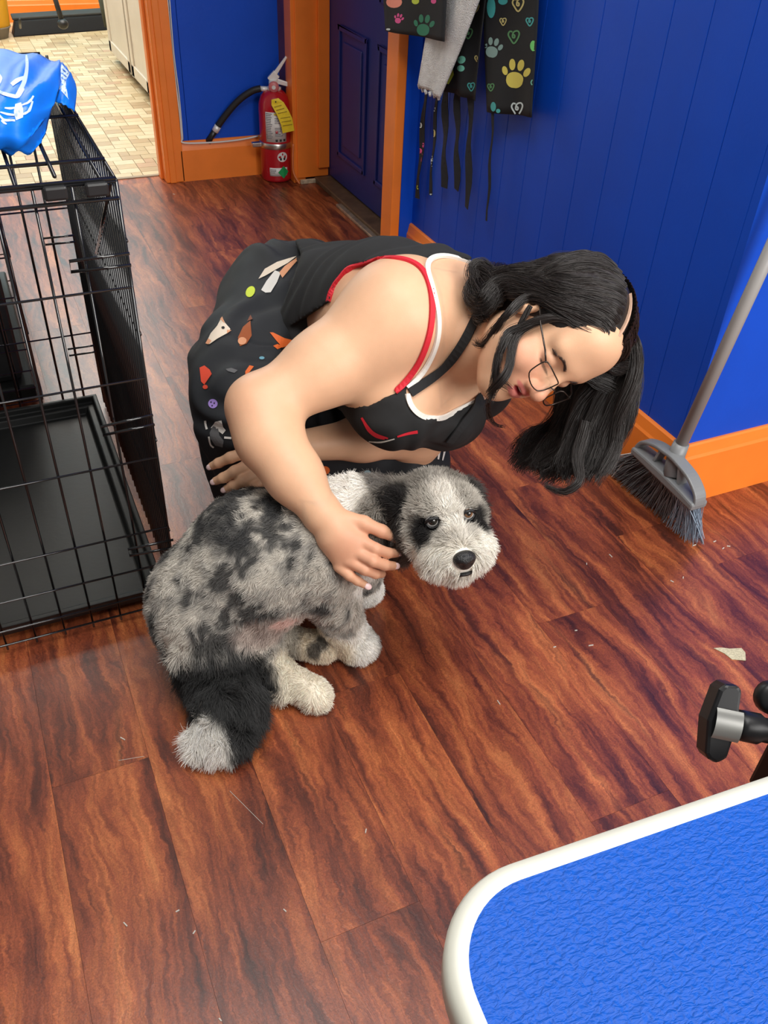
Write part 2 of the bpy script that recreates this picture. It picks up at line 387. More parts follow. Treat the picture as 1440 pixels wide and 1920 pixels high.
# cabinets along the right of the back room
CABM = mat('off_white_cabinet_paint', srgb(206, 198, 184), 0.45, var=0.04, vscale=8)
DARK = mat('dark_kick_board', (0.015, 0.013, 0.012), 0.6)
for k, (y0, y1, lab) in enumerate(((4.95, 5.42, 'off-white panelled base cabinet just behind the orange door casing'), (5.44, 6.1, 'off-white panelled base cabinet further down the back room, past the first'))):
    c = thing('base_cabinet', (1.2, (y0+y1)/2, 0), lab, 'cabinet', 'base cabinets in the back room')
    MB().box((0.955, y0, 0.045), (1.49, y1, 0.9)).build('carcass', CABM, c, bevel=0.003)
    MB().box((0.985, y0+0.005, 0), (1.48, y1-0.005, 0.045)).build('kick_board', DARK, c)
    d = MB().box((0.937, y0+0.01, 0.06), (0.955, y1-0.01, 0.88)).build('door', CABM, c, bevel=0.003)
    f = MB(); w = 0.06
    for a, b in (((y0+.01, .06), (y1-.01, .06+w)), ((y0+.01, .88-w), (y1-.01, .88)), ((y0+.01, .06), (y0+.01+w, .88)), ((y1-.01-w, .06), (y1-.01, .88))):
        f.box((0.928, a[0], a[1]), (0.938, b[0], b[1]))
    f.build('door_frame', CABM, d, bevel=0.003)
# black wheeled base with a pole at the far wall (drying-stand foot)
st = thing('push_broom', (0.77, 6.97, 0), 'wide black push broom with upright black pole against the far orange skirting', 'broom')
MB().add([(0.44, 6.91, 0), (1.16, 7.05, 0), (1.16, 7.19, 0), (0.44, 7.05, 0), (0.47, 6.97, .085), (1.16, 7.10, .085), (1.16, 7.16, .085), (0.47, 7.03, .085)],
         [(0,3,2,1),(4,5,6,7),(0,1,5,4),(1,2,6,5),(2,3,7,6),(3,0,4,7)]).build('brush_head', mat('black_rubber', (0.006, 0.006, 0.007), 0.6, spec=0.2), st, bevel=0.008)
MB().add([(0.46, 6.99, .085), (1.16, 7.12, .085), (1.16, 7.20, .10), (0.46, 7.07, .10), (0.46, 6.99, .10), (1.16, 7.12, .10), (1.16, 7.20, .115), (0.46, 7.07, .115)],
         [(0,3,2,1),(4,5,6,7),(0,1,5,4),(1,2,6,5),(2,3,7,6),(3,0,4,7)]).build('top_plate', mat('grey_black_plate', (0.035, 0.035, 0.033), 0.6), st, bevel=0.004)
hub = Zp(118, 45, 0.12)
hb = MB().ell(hub, (0.035, 0.035, 0.03)).build('hub', BLACK, st, True)
MB().tube([hub, Yp(104, 0, hub[1]+.05), Yp(88, -60, hub[1]+.1), Yp(60, -200, hub[1]+.15)], 0.016, 10).build('pole', BLACK, st, True)
MB().tube([Zp(38, 52, .1), Zp(37, 36, .17)], 0.008, 6).build('hook', BLACK, st, True)
# dark jacket hanging at the cabinet end
jk = thing('jacket', Yp(210, 30, 6.6), 'dark olive jacket hanging down beside the off-white cabinets', 'jacket')
def sheet(poly_px, plane, normal, thick, waves, name, m, parent, nx=18, ny=22, amp=0.01, seed=0):
    """hanging cloth: quad patch given by 4 corner picture positions on a plane, with folds"""
    c = [plane(*p) for p in poly_px]; n = np.asarray(normal, float); V = []; F = []
    for j in range(ny+1):
        for i in range(nx+1):
            u, v = i/nx, j/ny
            p = (1-v)*((1-u)*c[0]+u*c[1]) + v*((1-u)*c[3]+u*c[2])
            w = amp*(0.3+0.7*v)*math.sin(2*PI*(waves*u+0.13*math.sin(3*v+seed))+seed) + amp*0.4*math.sin(9*u+5*v+seed*2)
            V.append(p + n*w)
    k = nx+1
    for j in range(ny):
        for i in range(nx): F.append((j*k+i, j*k+i+1, (j+1)*k+i+1, (j+1)*k+i))
    o = MB().add(V, F).build(name, m, parent, True)
    md = o.modifiers.new('thick', 'SOLIDIFY'); md.thickness = thick; md.offset = 0
    return o
OLIVE = mat('olive_fabric', srgb(58, 60, 46), 0.9, var=0.2, vscale=30)
sheet([(183, -60), (226, -60), (229, 20), (196, 20)], lambda x, y: Yp(x, y, 6.55), (0, -1, 0), 0.02, 2, 'jacket_body', OLIVE, jk, amp=0.03)
MB().tube([Yp(200, -10, 6.5), Yp(205, 25, 6.5), Yp(208, 50, 6.5)], [0.06, 0.05, 0.042], 12).build('sleeve', OLIVE, jk, True)
yb = thing('yellow_bucket', Zp(-14, 70, 0), 'yellow and grey bucket half out of view at the far left', 'bucket')
c0 = Zp(-14, 70, 0)
MB().lathe([(0.10, 0), (0.12, 0.06), (0.125, 0.06), (0.13, 0.07)], c0, n=24).build('bucket_base', mat('grey_plastic', srgb(120, 112, 104), 0.5), yb, True)
MB().lathe([(0.125, 0.07), (0.14, 0.26), (0.15, 0.27), (0.13, 0.265), (0.115, 0.08)], c0, n=24).build('bucket_body', mat('yellow_plastic', srgb(236, 178, 40), 0.45), yb, True)

# ------------------------------------------------------------------ white cable along the casing and skirting, orange cord
CABLE = mat('white_cable', (0.7, 0.69, 0.66), 0.5)
pts = [Yp(314, 0, YBK-.012), Yp(322, 90, YBK-.012), Yp(330, 160, YBK-.01), Yp(337, 215, YBK-.012), Yp(341, 258, YBK-.01), Yp(346, 268, YBK-.024), Yp(400, 267, YBK-.024), Yp(450, 262, YBK-.024), Yp(484, 255, YBK-.024)]
tag(MB().tube(smooth_pts(pts, 5), 0.0035, 6).build('cable', CABLE, None, True), 'thin white cable stapled down the orange casing and along the skirting', 'cable')
pts = [Yp(318, 0, YBK-.008), Yp(326, 100, YBK-.008), Yp(336, 180, YBK-.008), Yp(343, 262, YBK-.008)]
tag(MB().tube(smooth_pts(pts, 5), 0.0025, 6).build('cable', CABLE, None, True), 'second white cable running straight down beside the stapled one', 'cable')
pts = [Yp(550, 270, 3.6), Yp(549, 300, 3.6), Yp(551, 325, 3.6), Yp(562, 345, 3.58)]
tag(MB().tube(smooth_pts(pts, 5), 0.004, 6).build('cord', mat('orange_cord', srgb(214, 120, 70), 0.5), None, True), 'orange painted cord hanging beside the fire extinguisher', 'cord')

# ------------------------------------------------------------------ fire extinguisher
ex = thing('fire_extinguisher', (1.195, 3.70, 0), 'red fire extinguisher with black hose and yellow tag by the back wall', 'extinguisher')
EC = np.array([1.195, 3.70, 0]); ER = 0.066
RED = mat('red_enamel', srgb(176, 22, 34), 0.28, coat=0.4)
STEEL = mat('brushed_steel', (0.62, 0.61, 0.58), 0.3, metal=1.0)
ALU = mat('satin_aluminium', (0.80, 0.80, 0.78), 0.45, metal=0.35)
LABEL = mat('label_paper', (0.70, 0.69, 0.67), 0.5)
INK = mat('grey_print', (0.22, 0.22, 0.23), 0.6)
INKB = mat('black_print', (0.02, 0.02, 0.02), 0.6)
MB().lathe([(0.052, 0), (0.062, 0.004), (0.066, 0.014), (0.066, 0.285), (0.064, 0.31), (0.056, 0.333), (0.042, 0.35), (0.028, 0.358)], EC, n=40).build('tank', RED, ex, True)
MB().lathe([(0.0675, 0.138), (0.0685, 0.139), (0.0685, 0.160), (0.0675, 0.161)], EC, n=40).build('mounting_strap', STEEL, ex, True)
MB().box((-0.105, -.012, 0.14), (-0.06, .012, 0.158), c=EC).build('strap_lug', STEEL, ex, bevel=0.003)
MB().lathe([(0.030, 0.356), (0.030, 0.366), (0.020, 0.370), (0.019, 0.395), (0.0, 0.397)], EC, n=20).build('valve_collar', ALU, ex, True)
toC = -EC/np.linalg.norm(EC[:2]); toC[2] = 0; toC /= np.linalg.norm(toC); sdv = np.cross(np.array([0, 0, 1.]), toC) ; sdv = -sdv   # picture-right on the cylinder
def cyl(a, z, r=ER+0.0006):
    return EC + r*(math.cos(a)*toC + math.sin(a)*-np.cross(toC, (0, 0, 1.))*-1) + np.array([0, 0, z])
rt = np.cross((0, 0, 1.), toC); 
if rt @ CR < 0: rt = -rt
def cyl(a, z, r=ER+0.0006): return EC + r*(math.cos(a)*toC + math.sin(a)*rt) + np.array([0, 0, z])
def cpatch(a0, a1, z0, z1, name, m, parent, r=ER+0.0006, n=12):
    V = []; F = []
    for i in range(n+1):
        a = a0+(a1-a0)*i/n
        V += [cyl(a, z0, r), cyl(a, z1, r), cyl(a, z0, r-0.0008), cyl(a, z1, r-0.0008)]
    for i in range(n):
        b = i*4; F += [(b, b+4, b+5, b+1), (b+2, b+3, b+7, b+6), (b+1, b+5, b+7, b+3), (b, b+2, b+6, b+4)]
    F += [(0, 1, 3, 2), (n*4, n*4+2, n*4+3, n*4+1)]
    return MB().add(V, F).build(name, m, parent, True)
lb = cpatch(-0.62, 0.75, 0.168, 0.285, 'instruction_label', LABEL, ex)
for k in range(15):                                         # lines of small print
    z = 0.279 - k*0.0068
    cpatch(-0.56, -0.16 - 0.12*random.random(), z-0.0016, z+0.0016, 'print_line', INK, lb, ER+0.0012, 4)
for k in range(12):
    z = 0.262 - k*0.0062
    if k not in (4, 5): cpatch(-0.02, 0.5 - 0.3*random.random(), z-0.0014, z+0.0014, 'print_line', INK, lb, ER+0.0012, 4)
cpatch(-0.05, 0.5, 0.274, 0.281, 'print_line', mat('yellow_print', srgb(230, 205, 70), 0.5), lb, ER+0.0012, 4)
cpatch(0.02, 0.16, 0.203, 0.214, 'print_mark', RED, lb, ER+0.0012, 4)
for a in (0.0, 0.25, 0.5): cpatch(a, a+0.14, 0.171, 0.180, 'print_mark', INKB, lb, ER+0.0012, 4)
def cblob(a, z, ra, rz, name, m, parent, r, n=20):
    V = [cyl(a, z, r)]; F = []
    for i in range(n): V.append(cyl(a+ra*math.cos(2*PI*i/n), z+rz*math.sin(2*PI*i/n), r))
    V += [cyl(a+(ra-.0)*math.cos(2*PI*i/n), z+rz*math.sin(2*PI*i/n), r-0.001) for i in range(n)]
    for i in range(n): F += [(0, 1+i, 1+(i+1) % n), (1+i, 1+n+i, 1+n+(i+1) % n, 1+(i+1) % n)]
    return MB().add(V, F).build(name, m, parent)
ov = cblob(0.42, 0.108, 0.34, 0.020, 'pictogram_oval', LABEL, ex, ER+0.0006)
cblob(0.42, 0.119, 0.05, 0.005, 'print_mark', RED, ov, ER+0.0012, 8)
for a in (0.30, 0.54): cblob(a, 0.100, 0.07, 0.006, 'print_mark', INKB, ov, ER+0.0012, 8)
lb2 = cpatch(-0.45, 0.75, 0.030, 0.064, 'hazard_label', LABEL, ex)
for k in range(3): cpatch(-0.40, -0.02 - .1*random.random(), 0.055-k*0.006, 0.058-k*0.006, 'print_line', INK, lb2, ER+0.0012, 4)
V = [cyl(0.45+da, 0.046+dz, ER+0.0030) for da, dz in ((-0.36, 0), (0, -0.026), (0.36, 0), (0, 0.026), (0, 0))]
MB().add(V, [(4, 0, 1), (4, 1, 2), (4, 2, 3), (4, 3, 0)]).build('green_diamond', mat('green_print', srgb(20, 150, 80), 0.5), lb2)
# gauge, levers, hose, tag
gz = EC + np.array([0, 0, 0.373]) + toC*0.020
g_ = MB().lathe([(0, 0), (0.019, 0), (0.021, 0.004), (0.021, 0.012), (0.017, 0.016), (0, 0.017)], gz, ax=toC, n=20).build('gauge', mat('red_gauge', srgb(196, 110, 112), 0.4), ex, True)
MB().lathe([(0, 0), (0.008, 0.0), (0.008, 0.001), (0, 0.001)], gz+toC*0.017, ax=toC, n=12).build('gauge_dial', LABEL, g_)
def lever(p0, p1, w0, w1, name, m, parent, t=0.012):
    p0, p1 = np.asarray(p0), np.asarray(p1); d = p1-p0; d /= np.linalg.norm(d); sd = np.cross(d, toC); sd /= np.linalg.norm(sd)
    V = []
    for p, w in ((p0, w0), (p1, w1)):
        for a, b in ((-1, -1), (1, -1), (1, 1), (-1, 1)): V.append(p + sd*a*w/2 + toC*b*t/2)
    return MB().add(V, [(0,1,2,3), (7,6,5,4), (0,4,5,1), (1,5,6,2), (2,6,7,3), (3,7,4,0)]).build(name, m, parent, bevel=0.002)
top = EC + np.array([0, 0, 0.395])
lever(top - rt*0.014 + np.array([0, 0, -.005]), top + rt*0.014 + np.array([0, 0, .022]), 0.030, 0.032, 'valve_block', ALU, ex, 0.022)
lever(top + np.array([0, 0, .012]), top + rt*0.055 + np.array([0, 0, 0.085]), 0.018, 0.009, 'squeeze_lever', ALU, ex)
lever(top + rt*0.0 + np.array([0, 0, -.002]), top + rt*0.092 + np.array([0, 0, -0.026]), 0.020, 0.014, 'carry_handle', ALU, ex)
def on(x, y, off=0.0): # position in the extinguisher's frontal plane
    d = ray(x, y); t = ((EC - CP) @ toC + off)/(d @ toC); return CP + t*d
fer = MB().tube([on(502, 167), on(487, 166)], 0.010, 12).build('hose_ferrule', ALU, ex, True)
hose = smooth_pts([on(489, 166), on(474, 170), on(455, 182), on(438, 198), on(420, 220), on(406, 240)], 5)
MB().tube(hose, 0.0135, 12).build('hose', mat('black_rubber_hose', (0.013, 0.013, 0.014), 0.45), ex, True)
MB().tube([on(409, 236), on(403, 246)], 0.0145, 12).build('hose_clamp', ALU, ex, True)
MB().tube([on(404, 244), on(396, 256), on(390, 266, .0)], [0.013, 0.012, 0.014], 12).build('nozzle', BLACK, ex, True)
tg = [on(509, 187, .08), on(522, 184, .08), on(532, 192, .085), on(541, 207, .09), on(548, 222, .09), on(552, 245, .085), on(530, 250, .085), on(527, 234, .09), on(519, 215, .09), on(509, 197, .08)]
tn = MB().add(tg + [p - toC*0.0012 for p in tg], [(0,1,2,9), (2,3,8,9), (3,4,7,8), (4,5,6,7), (10,19,12,11), (12,19,18,13), (13,18,17,14), (14,17,16,15)] + [(i, 10+i, 10+(i+1) % 10, (i+1) % 10) for i in range(10)]).build('inspection_tag', mat('yellow_card', srgb(236, 206, 40), 0.5, var=0.08, vscale=60), ex)
for (a, b) in (((514, 201), (528, 197)), ((518, 207), (533, 203)), ((521, 213), (538, 209)), ((526, 222), (544, 219)), ((528, 229), (546, 226)), ((530, 236), (548, 233))):
    MB().tube([on(*a, .0915), on(*b, .0915)], 0.0012, 4).build('print_line', mat('olive_print', srgb(150, 128, 30), 0.6), tn)
MB().ell(on(517, 191, .084), (0.003, 0.003, 0.003), nu=8, nv=6).build('eyelet', INKB, tn)

# ------------------------------------------------------------------ wire crates
def rods(segs, r, name, m, parent, n=6):
    for pts in segs: MB().tube(pts, r, n).build(name, m, parent, True)
def wire_crate(x0, x1, y0, y1, z1, label, front_z, front_x, top_y, side_dy, detail=True):
    c = thing('dog_crate', ((x0+x1)/2, (y0+y1)/2, 0), label, 'dog crate', 'wire dog crates')
    R = 0.0029; r = 0.0021
    seg = lambda a, b: [np.array(a, float), np.array(b, float)]
    def panel(name): 
        e = MB(); return e
    # four corner posts and rails, each panel one part with its rods below
    fp = MB().tube(seg((x0, y0, z1), (x1, y0, z1)), R, 8).build('front_panel', WIRE, c, True)
    for z in front_z: rods([seg((x0, y0-.003, z), (x1, y0-.003, z))], r, 'rod', WIRE, fp)
    for x in front_x: rods([seg((x, y0, 0.01), (x, y0, z1))], r, 'rod', WIRE, fp)
    bp = MB().tube(seg((x0, y1, z1), (x1, y1, z1)), R, 8).build('back_panel', WIRE, c, True)
    for z in front_z[::2]: rods([seg((x0, y1, z), (x1, y1, z))], r, 'rod', WIRE, bp)
    for x in front_x: rods([seg((x+0.012, y1, 0.01), (x+0.012, y1, z1))], R if detail else r, 'rod', WIRE, bp)
    for nm, xx in (('left_panel', x0), ('right_panel', x1)):
        sp = MB().tube(seg((xx, y0, z1), (xx, y1, z1)), R, 8).build(nm, WIRE, c, True)
        if nm == 'left_panel' and not detail: pass
        n = int((y1-y0)/side_dy)
        for k in range(n+1): rods([seg((xx, y0+(y1-y0)*k/n, 0.01), (xx, y0+(y1-y0)*k/n, z1))], R if k in (0, n) else r, 'rod', WIRE, sp)
        for z in (0.02, 0.2, 0.4, 0.6, 0.75):
            if z < z1: rods([seg((xx+.003, y0, z), (xx+.003, y1, z))], r, 'rod', WIRE, sp)
    tp = MB().tube(seg((x0, y0, z1+.004), (x1, y0, z1+.004)), R, 8).build('top_panel', WIRE, c, True)
    rods([seg((x0, y1, z1+.004), (x1, y1, z1+.004))], R, 'rod', WIRE, tp)
    for y in top_y: rods([seg((x0, y, z1+.006), (x1, y, z1+.006))], R, 'rod', WIRE, tp)
    for x in front_x[::2]: rods([seg((x-.02, y0, z1+.003), (x-.02, y1, z1+.003))], R, 'rod', WIRE, tp)
    return c
fz = [0.008, 0.056, 0.115, 0.175, 0.30, 0.448, 0.585, 0.80]
# heights of the horizontal rods read on the front plane
fz = [float(Yp(317, y, 1.277)[2]) for y in (1148, 1128, 1103, 1052, 985)] + [float(Yp(297, 855, 1.277)[2]), float(Yp(270, 708, 1.277)[2]), float(Yp(245, 537, 1.277)[2])]
fx = [0.178, 0.118]
while fx[-1] > -0.55: fx.append(fx[-1]-0.052)
crate = wire_crate(-0.60, 0.178, 1.277, 2.09, 0.837, 'black wire dog crate in the foreground with a blue bag on top', fz, fx, [1.36, 1.60, 1.85], 0.024)
# door latch loops
for (a, b, h) in (((130, 490), (243, 475), 20), ((190, 800), (287, 778), 16), ((240, 1030), (325, 1012), 12)):
    A, B = Yp(*a, 1.268), Yp(*b, 1.262); A2, B2 = Yp(a[0]+3, a[1]+h, 1.268), Yp(b[0]+3, b[1]+h+2, 1.262)
    MB().tube([B, A, A2, B2], 0.0026, 6).build('latch', WIRE, crate, True)
for (a, b, h) in (((82, 447), (150, 440), 12), ((127, 655), (195, 645), 12)):
    A, B = Yp(*a, 2.08), Yp(*b, 2.08); A2, B2 = Yp(a[0]+3, a[1]+h, 2.08), Yp(b[0]+3, b[1]+h, 2.08)
    MB().tube([B, A, A2, B2], 0.0026, 6).build('latch', WIRE, crate, True)
# doubled top rail with sleeve clips
MB().tube([(-.6, 1.272, .815), (.178, 1.272, .815)], 0.003, 8).build('door_rail', WIRE, crate, True)
for x in (0.095, 0.150): MB().box((x-.016, 1.266, .820), (x+.016, 1.281, .840)).build('clip', BLACK, crate, bevel=0.004)
# diagonal brace on the side panel
MB().tube([(0.172, 1.29, 0.83), (0.172, 1.62, 0.60)], 0.0026, 6).build('brace', WIRE, crate, True)
MB().tube([(0.10, 1.30, 0.843), (0.10, 1.62, 0.843), (0.08, 2.05, .843)], 0.003, 6).build('brace', WIRE, crate, True)
tray = MB()
x0, x1, y0, y1 = -0.59, 0.160, 1.292, 2.07
TRAYM = mat('black_tray_plastic', (0.012, 0.0125, 0.012), 0.45, bump=0.03, bscale=90, spec=0.25)
def ringbox(mb, rings):
    V = []; F = []
    for (ax, bx, ay, by, z) in rings: V += [(ax, ay, z), (bx, ay, z), (bx, by, z), (ax, by, z)]
    for i in range(len(rings)-1):
        for k in range(4): F.append((i*4+k, i*4+(k+1) % 4, (i+1)*4+(k+1) % 4, (i+1)*4+k))
    m = (len(rings)-1)*4; F.append((m, m+1, m+2, m+3)); F.append((3, 2, 1, 0))
    return mb.add(V, F)
ringbox(tray, [(x0+.02, x1-.02, y0+.02, y1-.02, .012), (x0, x1, y0, y1, .052), (x0+.012, x1-.012, y0+.012, y1-.012, .052), (x0+.014, x1-.014, y0+.014, y1-.014, .036), (x0+.03, x1-.03, y0+.03, y1-.03, .036), (x0+.036, x1-.036, y0+.036, y1-.036, .018)])
tray.build('tray', TRAYM, crate, bevel=0.003)
crate2 = wire_crate(-0.60, 0.030, 2.16, 2.95, 0.50, 'smaller black wire crate standing behind the foreground crate', [0.01, 0.05, .10, .16, .22, .30, .40], [0.03, -0.02, -0.07, -.12, -.17, -.22, -.27], [2.4, 2.7], 0.024, False)
MB().box((-.59, 2.17, .01), (.02, 2.94, .05)).build('tray', TRAYM, crate2, bevel=0.006)
MB().box((-.59, 2.20, .05), (-.0, 2.93, .46)).build('cover_panel', mat('black_cover_fabric', (0.010, 0.010, 0.011), 0.6), crate2, bevel=0.02)

# ------------------------------------------------------------------ blue plastic bag on the crate
BAGM = mat('blue_plastic_bag', srgb(10, 118, 236), 0.45, spec=0.3, var=0.10, vscale=10, bump=0.12, bscale=14)
bag = thing('plastic_bag', (0.0, 1.9, 0.845), 'bright blue plastic bag with white print lying on the crate', 'bag')
def bag_patch(grid, name, m, parent, n=6, jit=0.006, seed=1, thick=0.0015):
    """grid of 3D points (rows) refined by Catmull-Rom in both directions, crumpled"""
    rows = [smooth_pts(r, n) for r in grid]; cols = list(zip(*rows)); cols = [smooth_pts(c, n) for c in cols]
    A = np.array(cols); nu, nv = A.shape[:2]
    rg = np.random.default_rng(seed); ph = rg.random((6, 3))*6; fr = rg.random((6, 2))*14+3
    U, Vv = np.meshgrid(np.linspace(0, 1, nu), np.linspace(0, 1, nv), indexing='ij')
    for k in range(6):
        A += (jit*np.sin(fr[k, 0]*U*2+fr[k, 1]*Vv*2+ph[k, 0])/ (1+.5*k))[..., None]*np.array([0.1, -0.3, 1.0])
    F = [(i*nv+j, (i+1)*nv+j, (i+1)*nv+j+1, i*nv+j+1) for i in range(nu-1) for j in range(nv-1)]
    o = MB().add(A.reshape(-1, 3), F).build(name, m, parent, True)
    md = o.modifiers.new('thick', 'SOLIDIFY'); md.thickness = thick
    return o
zt = 0.845
B = lambda x, y, dz=0.02: Zp(x, y, zt+0.004+(dz-0.006)*0.55)
body = bag_patch([[B(-130, 95), B(-60, 85, .07), B(0, 92, .07), B(55, 103, .07), B(112, 113, .06)],
                  [B(-130, 150, .03), B(-60, 140, .12), B(0, 140, .12), B(60, 145, .12), B(112, 155, .08)],
                  [B(-130, 220, .03), B(-60, 210, .11), B(0, 205, .11), B(55, 205, .10), B(100, 200, .06)],
                  [B(-130, 260, .015), B(-60, 262, .06), B(0, 255, .06), B(50, 258, .05), B(88, 235, .03)],
                  [B(-130, 290, .006), B(-60, 296, .006), B(0, 288, .006), B(40, 287, .006), B(78, 268, .006)]], 'bag_body', BAGM, bag, 8, 0.0035, 3)
flap = bag_patch([[B(108, 112, .062), B(122, 122, .05), B(136, 142, .03)],
                  [B(112, 150, .07), B(128, 155, .06), B(144, 168, .02)],
                  [B(104, 190, .045), B(122, 196, .04), B(140, 208, .012)]], 'bag_handle', BAGM, bag, 6, 0.001, 5)
# ------------------------------------------------------------------ printed marks that lie on a curved surface
from mathutils.bvhtree import BVHTree
def bvh_of(objs):
    V = []; F = []
    for o in objs:
        n = len(V); V += [tuple(v.co) for v in o.data.vertices]; F += [tuple(n+i for i in p.vertices) for p in o.data.polygons]
    return BVHTree.FromPolygons(V, F)
def hit(bvh, x, y, off=0.001):
    d = Vector(ray(x, y)).normalized(); loc, n, i, t = bvh.ray_cast(Vector(CP), d)
    if loc is None: return None
    if n.dot(d) > 0: n = -n
    return np.array(loc + n*off), np.array(n)
def decal(bvh, poly, name, m, parent, off=0.001, step=7.0):
    """flat print: the outline is filled, refined and laid onto the surface it is printed on"""
    bm = bmesh.new(); vs = [bm.verts.new((x, y, 0)) for x, y in poly]; f = bm.faces.new(vs)
    bmesh.ops.triangulate(bm, faces=[f])
    for _ in range(5):
        es = [e for e in bm.edges if e.calc_length() > step]
        if not es: break
        bmesh.ops.subdivide_edges(bm, edges=es, cuts=1); bmesh.ops.triangulate(bm, faces=bm.faces)
    bad = []
    for v in bm.verts:
        h = hit(bvh, v.co.x, v.co.y, off)
        if h is None: bad.append(v)
        else: v.co = h[0]
    bmesh.ops.delete(bm, geom=bad, context='VERTS')
    me = bpy.data.meshes.new(name); bm.to_mesh(me); bm.free()
    if len(me.polygons) == 0: return None
    return link(name, me, m, parent)
def ellipse(cx, cy, rx, ry, rot=0, n=16):
    c, s = math.cos(rot), math.sin(rot)
    return [(cx + rx*math.cos(2*PI*i/n)*c - ry*math.sin(2*PI*i/n)*s, cy + rx*math.cos(2*PI*i/n)*s + ry*math.sin(2*PI*i/n)*c) for i in range(n)]
def stroke(pts, w):
    """outline polygon of a brush stroke through picture points; w = width or list"""
    P = [np.array(p, float) for p in smooth_pts([np.array([x, y, 0.]) for x, y in pts], 4)]; n = len(P)
    ws = np.interp(np.linspace(0, 1, n), np.linspace(0, 1, len(w)), w) if hasattr(w, '__len__') else [w]*n
    L_, R_ = [], []
    for i in range(n):
        t = P[min(i+1, n-1)]-P[max(i-1, 0)]; t /= np.linalg.norm(t)+1e-9; nn = np.array([-t[1], t[0], 0])
        L_.append(tuple((P[i]+nn*ws[i]/2)[:2])); R_.append(tuple((P[i]-nn*ws[i]/2)[:2]))
    return L_ + R_[::-1]
def strokes(bvh, pts, w, name, m, parent, off=0.001):
    pg = stroke(pts, w); n = len(pg)//2; V = []; F = []; ok = []
    for x, y in pg:
        h = hit(bvh, x, y, off); ok.append(h is not None); V.append(h[0] if h else (0, 0, 0))
    for i in range(n-1):
        q = (i, i+1, 2*n-2-i, 2*n-1-i)
        if all(ok[k] for k in q): F.append(q)
    if not F: return None
    me = bpy.data.meshes.new(name); me.from_pydata([tuple(map(float, v)) for v in V], [], F); me.update()
    bm = bmesh.new(); bm.from_mesh(me); bmesh.ops.delete(bm, geom=[v for v in bm.verts if not v.link_faces], context='VERTS'); bm.to_mesh(me); bm.free()
    return link(name, me, m, parent)
bb = bvh_of([body, flap])
PRINTW = mat('white_bag_print', srgb(205, 226, 238), 0.4)
strokes(bb, [(50, 104), (50, 125), (46, 150), (38, 170), (30, 182)], [3, 6, 8, 9, 6], 'print_stroke', PRINTW, body)
strokes(bb, [(22, 160), (32, 152), (44, 146)], [7, 8, 6], 'print_stroke', PRINTW, body)
strokes(bb, [(-8, 168), (6, 176), (20, 180), (34, 181), (44, 166)], [4, 6, 7, 7, 6], 'print_stroke', PRINTW, body)
strokes(bb, [(-4, 138), (2, 148), (-2, 160)], [3, 5, 3], 'print_stroke', PRINTW, body)
decal(bb, [(28, 196), (40, 193), (44, 205), (42, 220), (30, 226), (26, 210)], 'print_mark', PRINTW, body)
for pts in ([(8, 203), (18, 204), (28, 203)], [(0, 211), (14, 215), (28, 217)], [(-2, 216), (8, 226), (28, 226)], [(42, 198), (54, 192), (62, 180)], [(40, 216), (54, 208), (60, 190)]):
    strokes(bb, pts, [2.5, 4.5, 3.5], 'print_stroke', PRINTW, body)
strokes(bb, [(2, 226), (8, 231), (13, 233)], [3, 4, 1], 'print_stroke', PRINTW, body)
decal(bb, [(115, 121), (130, 138), (124, 150), (124, 168), (128, 187), (112, 168), (114, 150), (113, 135)], 'print_mark', PRINTW, flap)
for y in (130, 138, 146): strokes(bb, [(116, y), (124, y+8)], 1.2, 'print_stroke', BAGM, flap, 0.0018)

# ------------------------------------------------------------------ aprons and towel on the panelled wall
APR = mat('black_apron_cloth', srgb(24, 26, 30), 0.85, var=0.12, vscale=40)
XA = 1.293
def flatX(X): return lambda x, y: Xp(x, y, X)
a1 = thing('apron', Xp(765, 0, 1.22), 'black apron with coral, pink and green paw prints hung over the door casing', 'apron', 'aprons hanging on the wall')
a1b = sheet([(716, -160), (838, -160), (838, 78), (722, 58)], flatX(1.215), (-1, 0, 0), 0.002, 1.3, 'cloth', APR, a1, amp=0.006)
a2 = thing('apron', Xp(885, 0, 1.27), 'black apron with pale hearts and prints, partly behind the white towel', 'apron', 'aprons hanging on the wall')
a2b = sheet([(826, -160), (925, -160), (893, 190), (828, 168)], flatX(1.27), (-1, 0, 0), 0.002, 2, 'cloth', APR, a2, amp=0.008)
a3 = thing('apron', Xp(960, 0, 1.28), 'black apron with big yellow paw print and swirled hearts, rightmost on the wall', 'apron', 'aprons hanging on the wall')
a3b = sheet([(908, -160), (1016, -160), (1003, 220), (912, 210)], flatX(1.285), (-1, 0, 0), 0.002, 1.2, 'cloth', APR, a3, amp=0.007)
tw = thing('towel', Xp(845, 60, 1.22), 'white towel hanging at a slant between the black aprons', 'towel')
TOW = mat('white_terry', srgb(240, 240, 240), 0.95, var=0.10, vscale=35, bump=0.8, bscale=320)
tvb = sheet([(842, -140), (948, -140), (826, 184), (784, 158)], flatX(1.235), (-1, 0, 0), 0.006, 1.5, 'cloth', TOW, tw, amp=0.006, ny=40)
for k, (x, y) in enumerate([(786, 164), (792, 170), (798, 174), (806, 178), (814, 181), (822, 185)]):
    MB().tube([Xp(x, y-6, 1.235), Xp(x+1, y+3, 1.235)], [0.006, 0.004], 6).build('fringe', TOW, tw, True)
PC = dict(coral=srgb(240, 150, 130), pink=srgb(224, 84, 150), green=srgb(42, 130, 100), mint=srgb(120, 200, 180), teal=srgb(70, 170, 170), grey=srgb(140, 172, 168), yellow=srgb(226, 212, 100), cream=srgb(208, 196, 130), lime=srgb(120, 220, 120), white=srgb(210, 224, 226), ggreen=srgb(90, 150, 100), yel2=srgb(196, 214, 70))
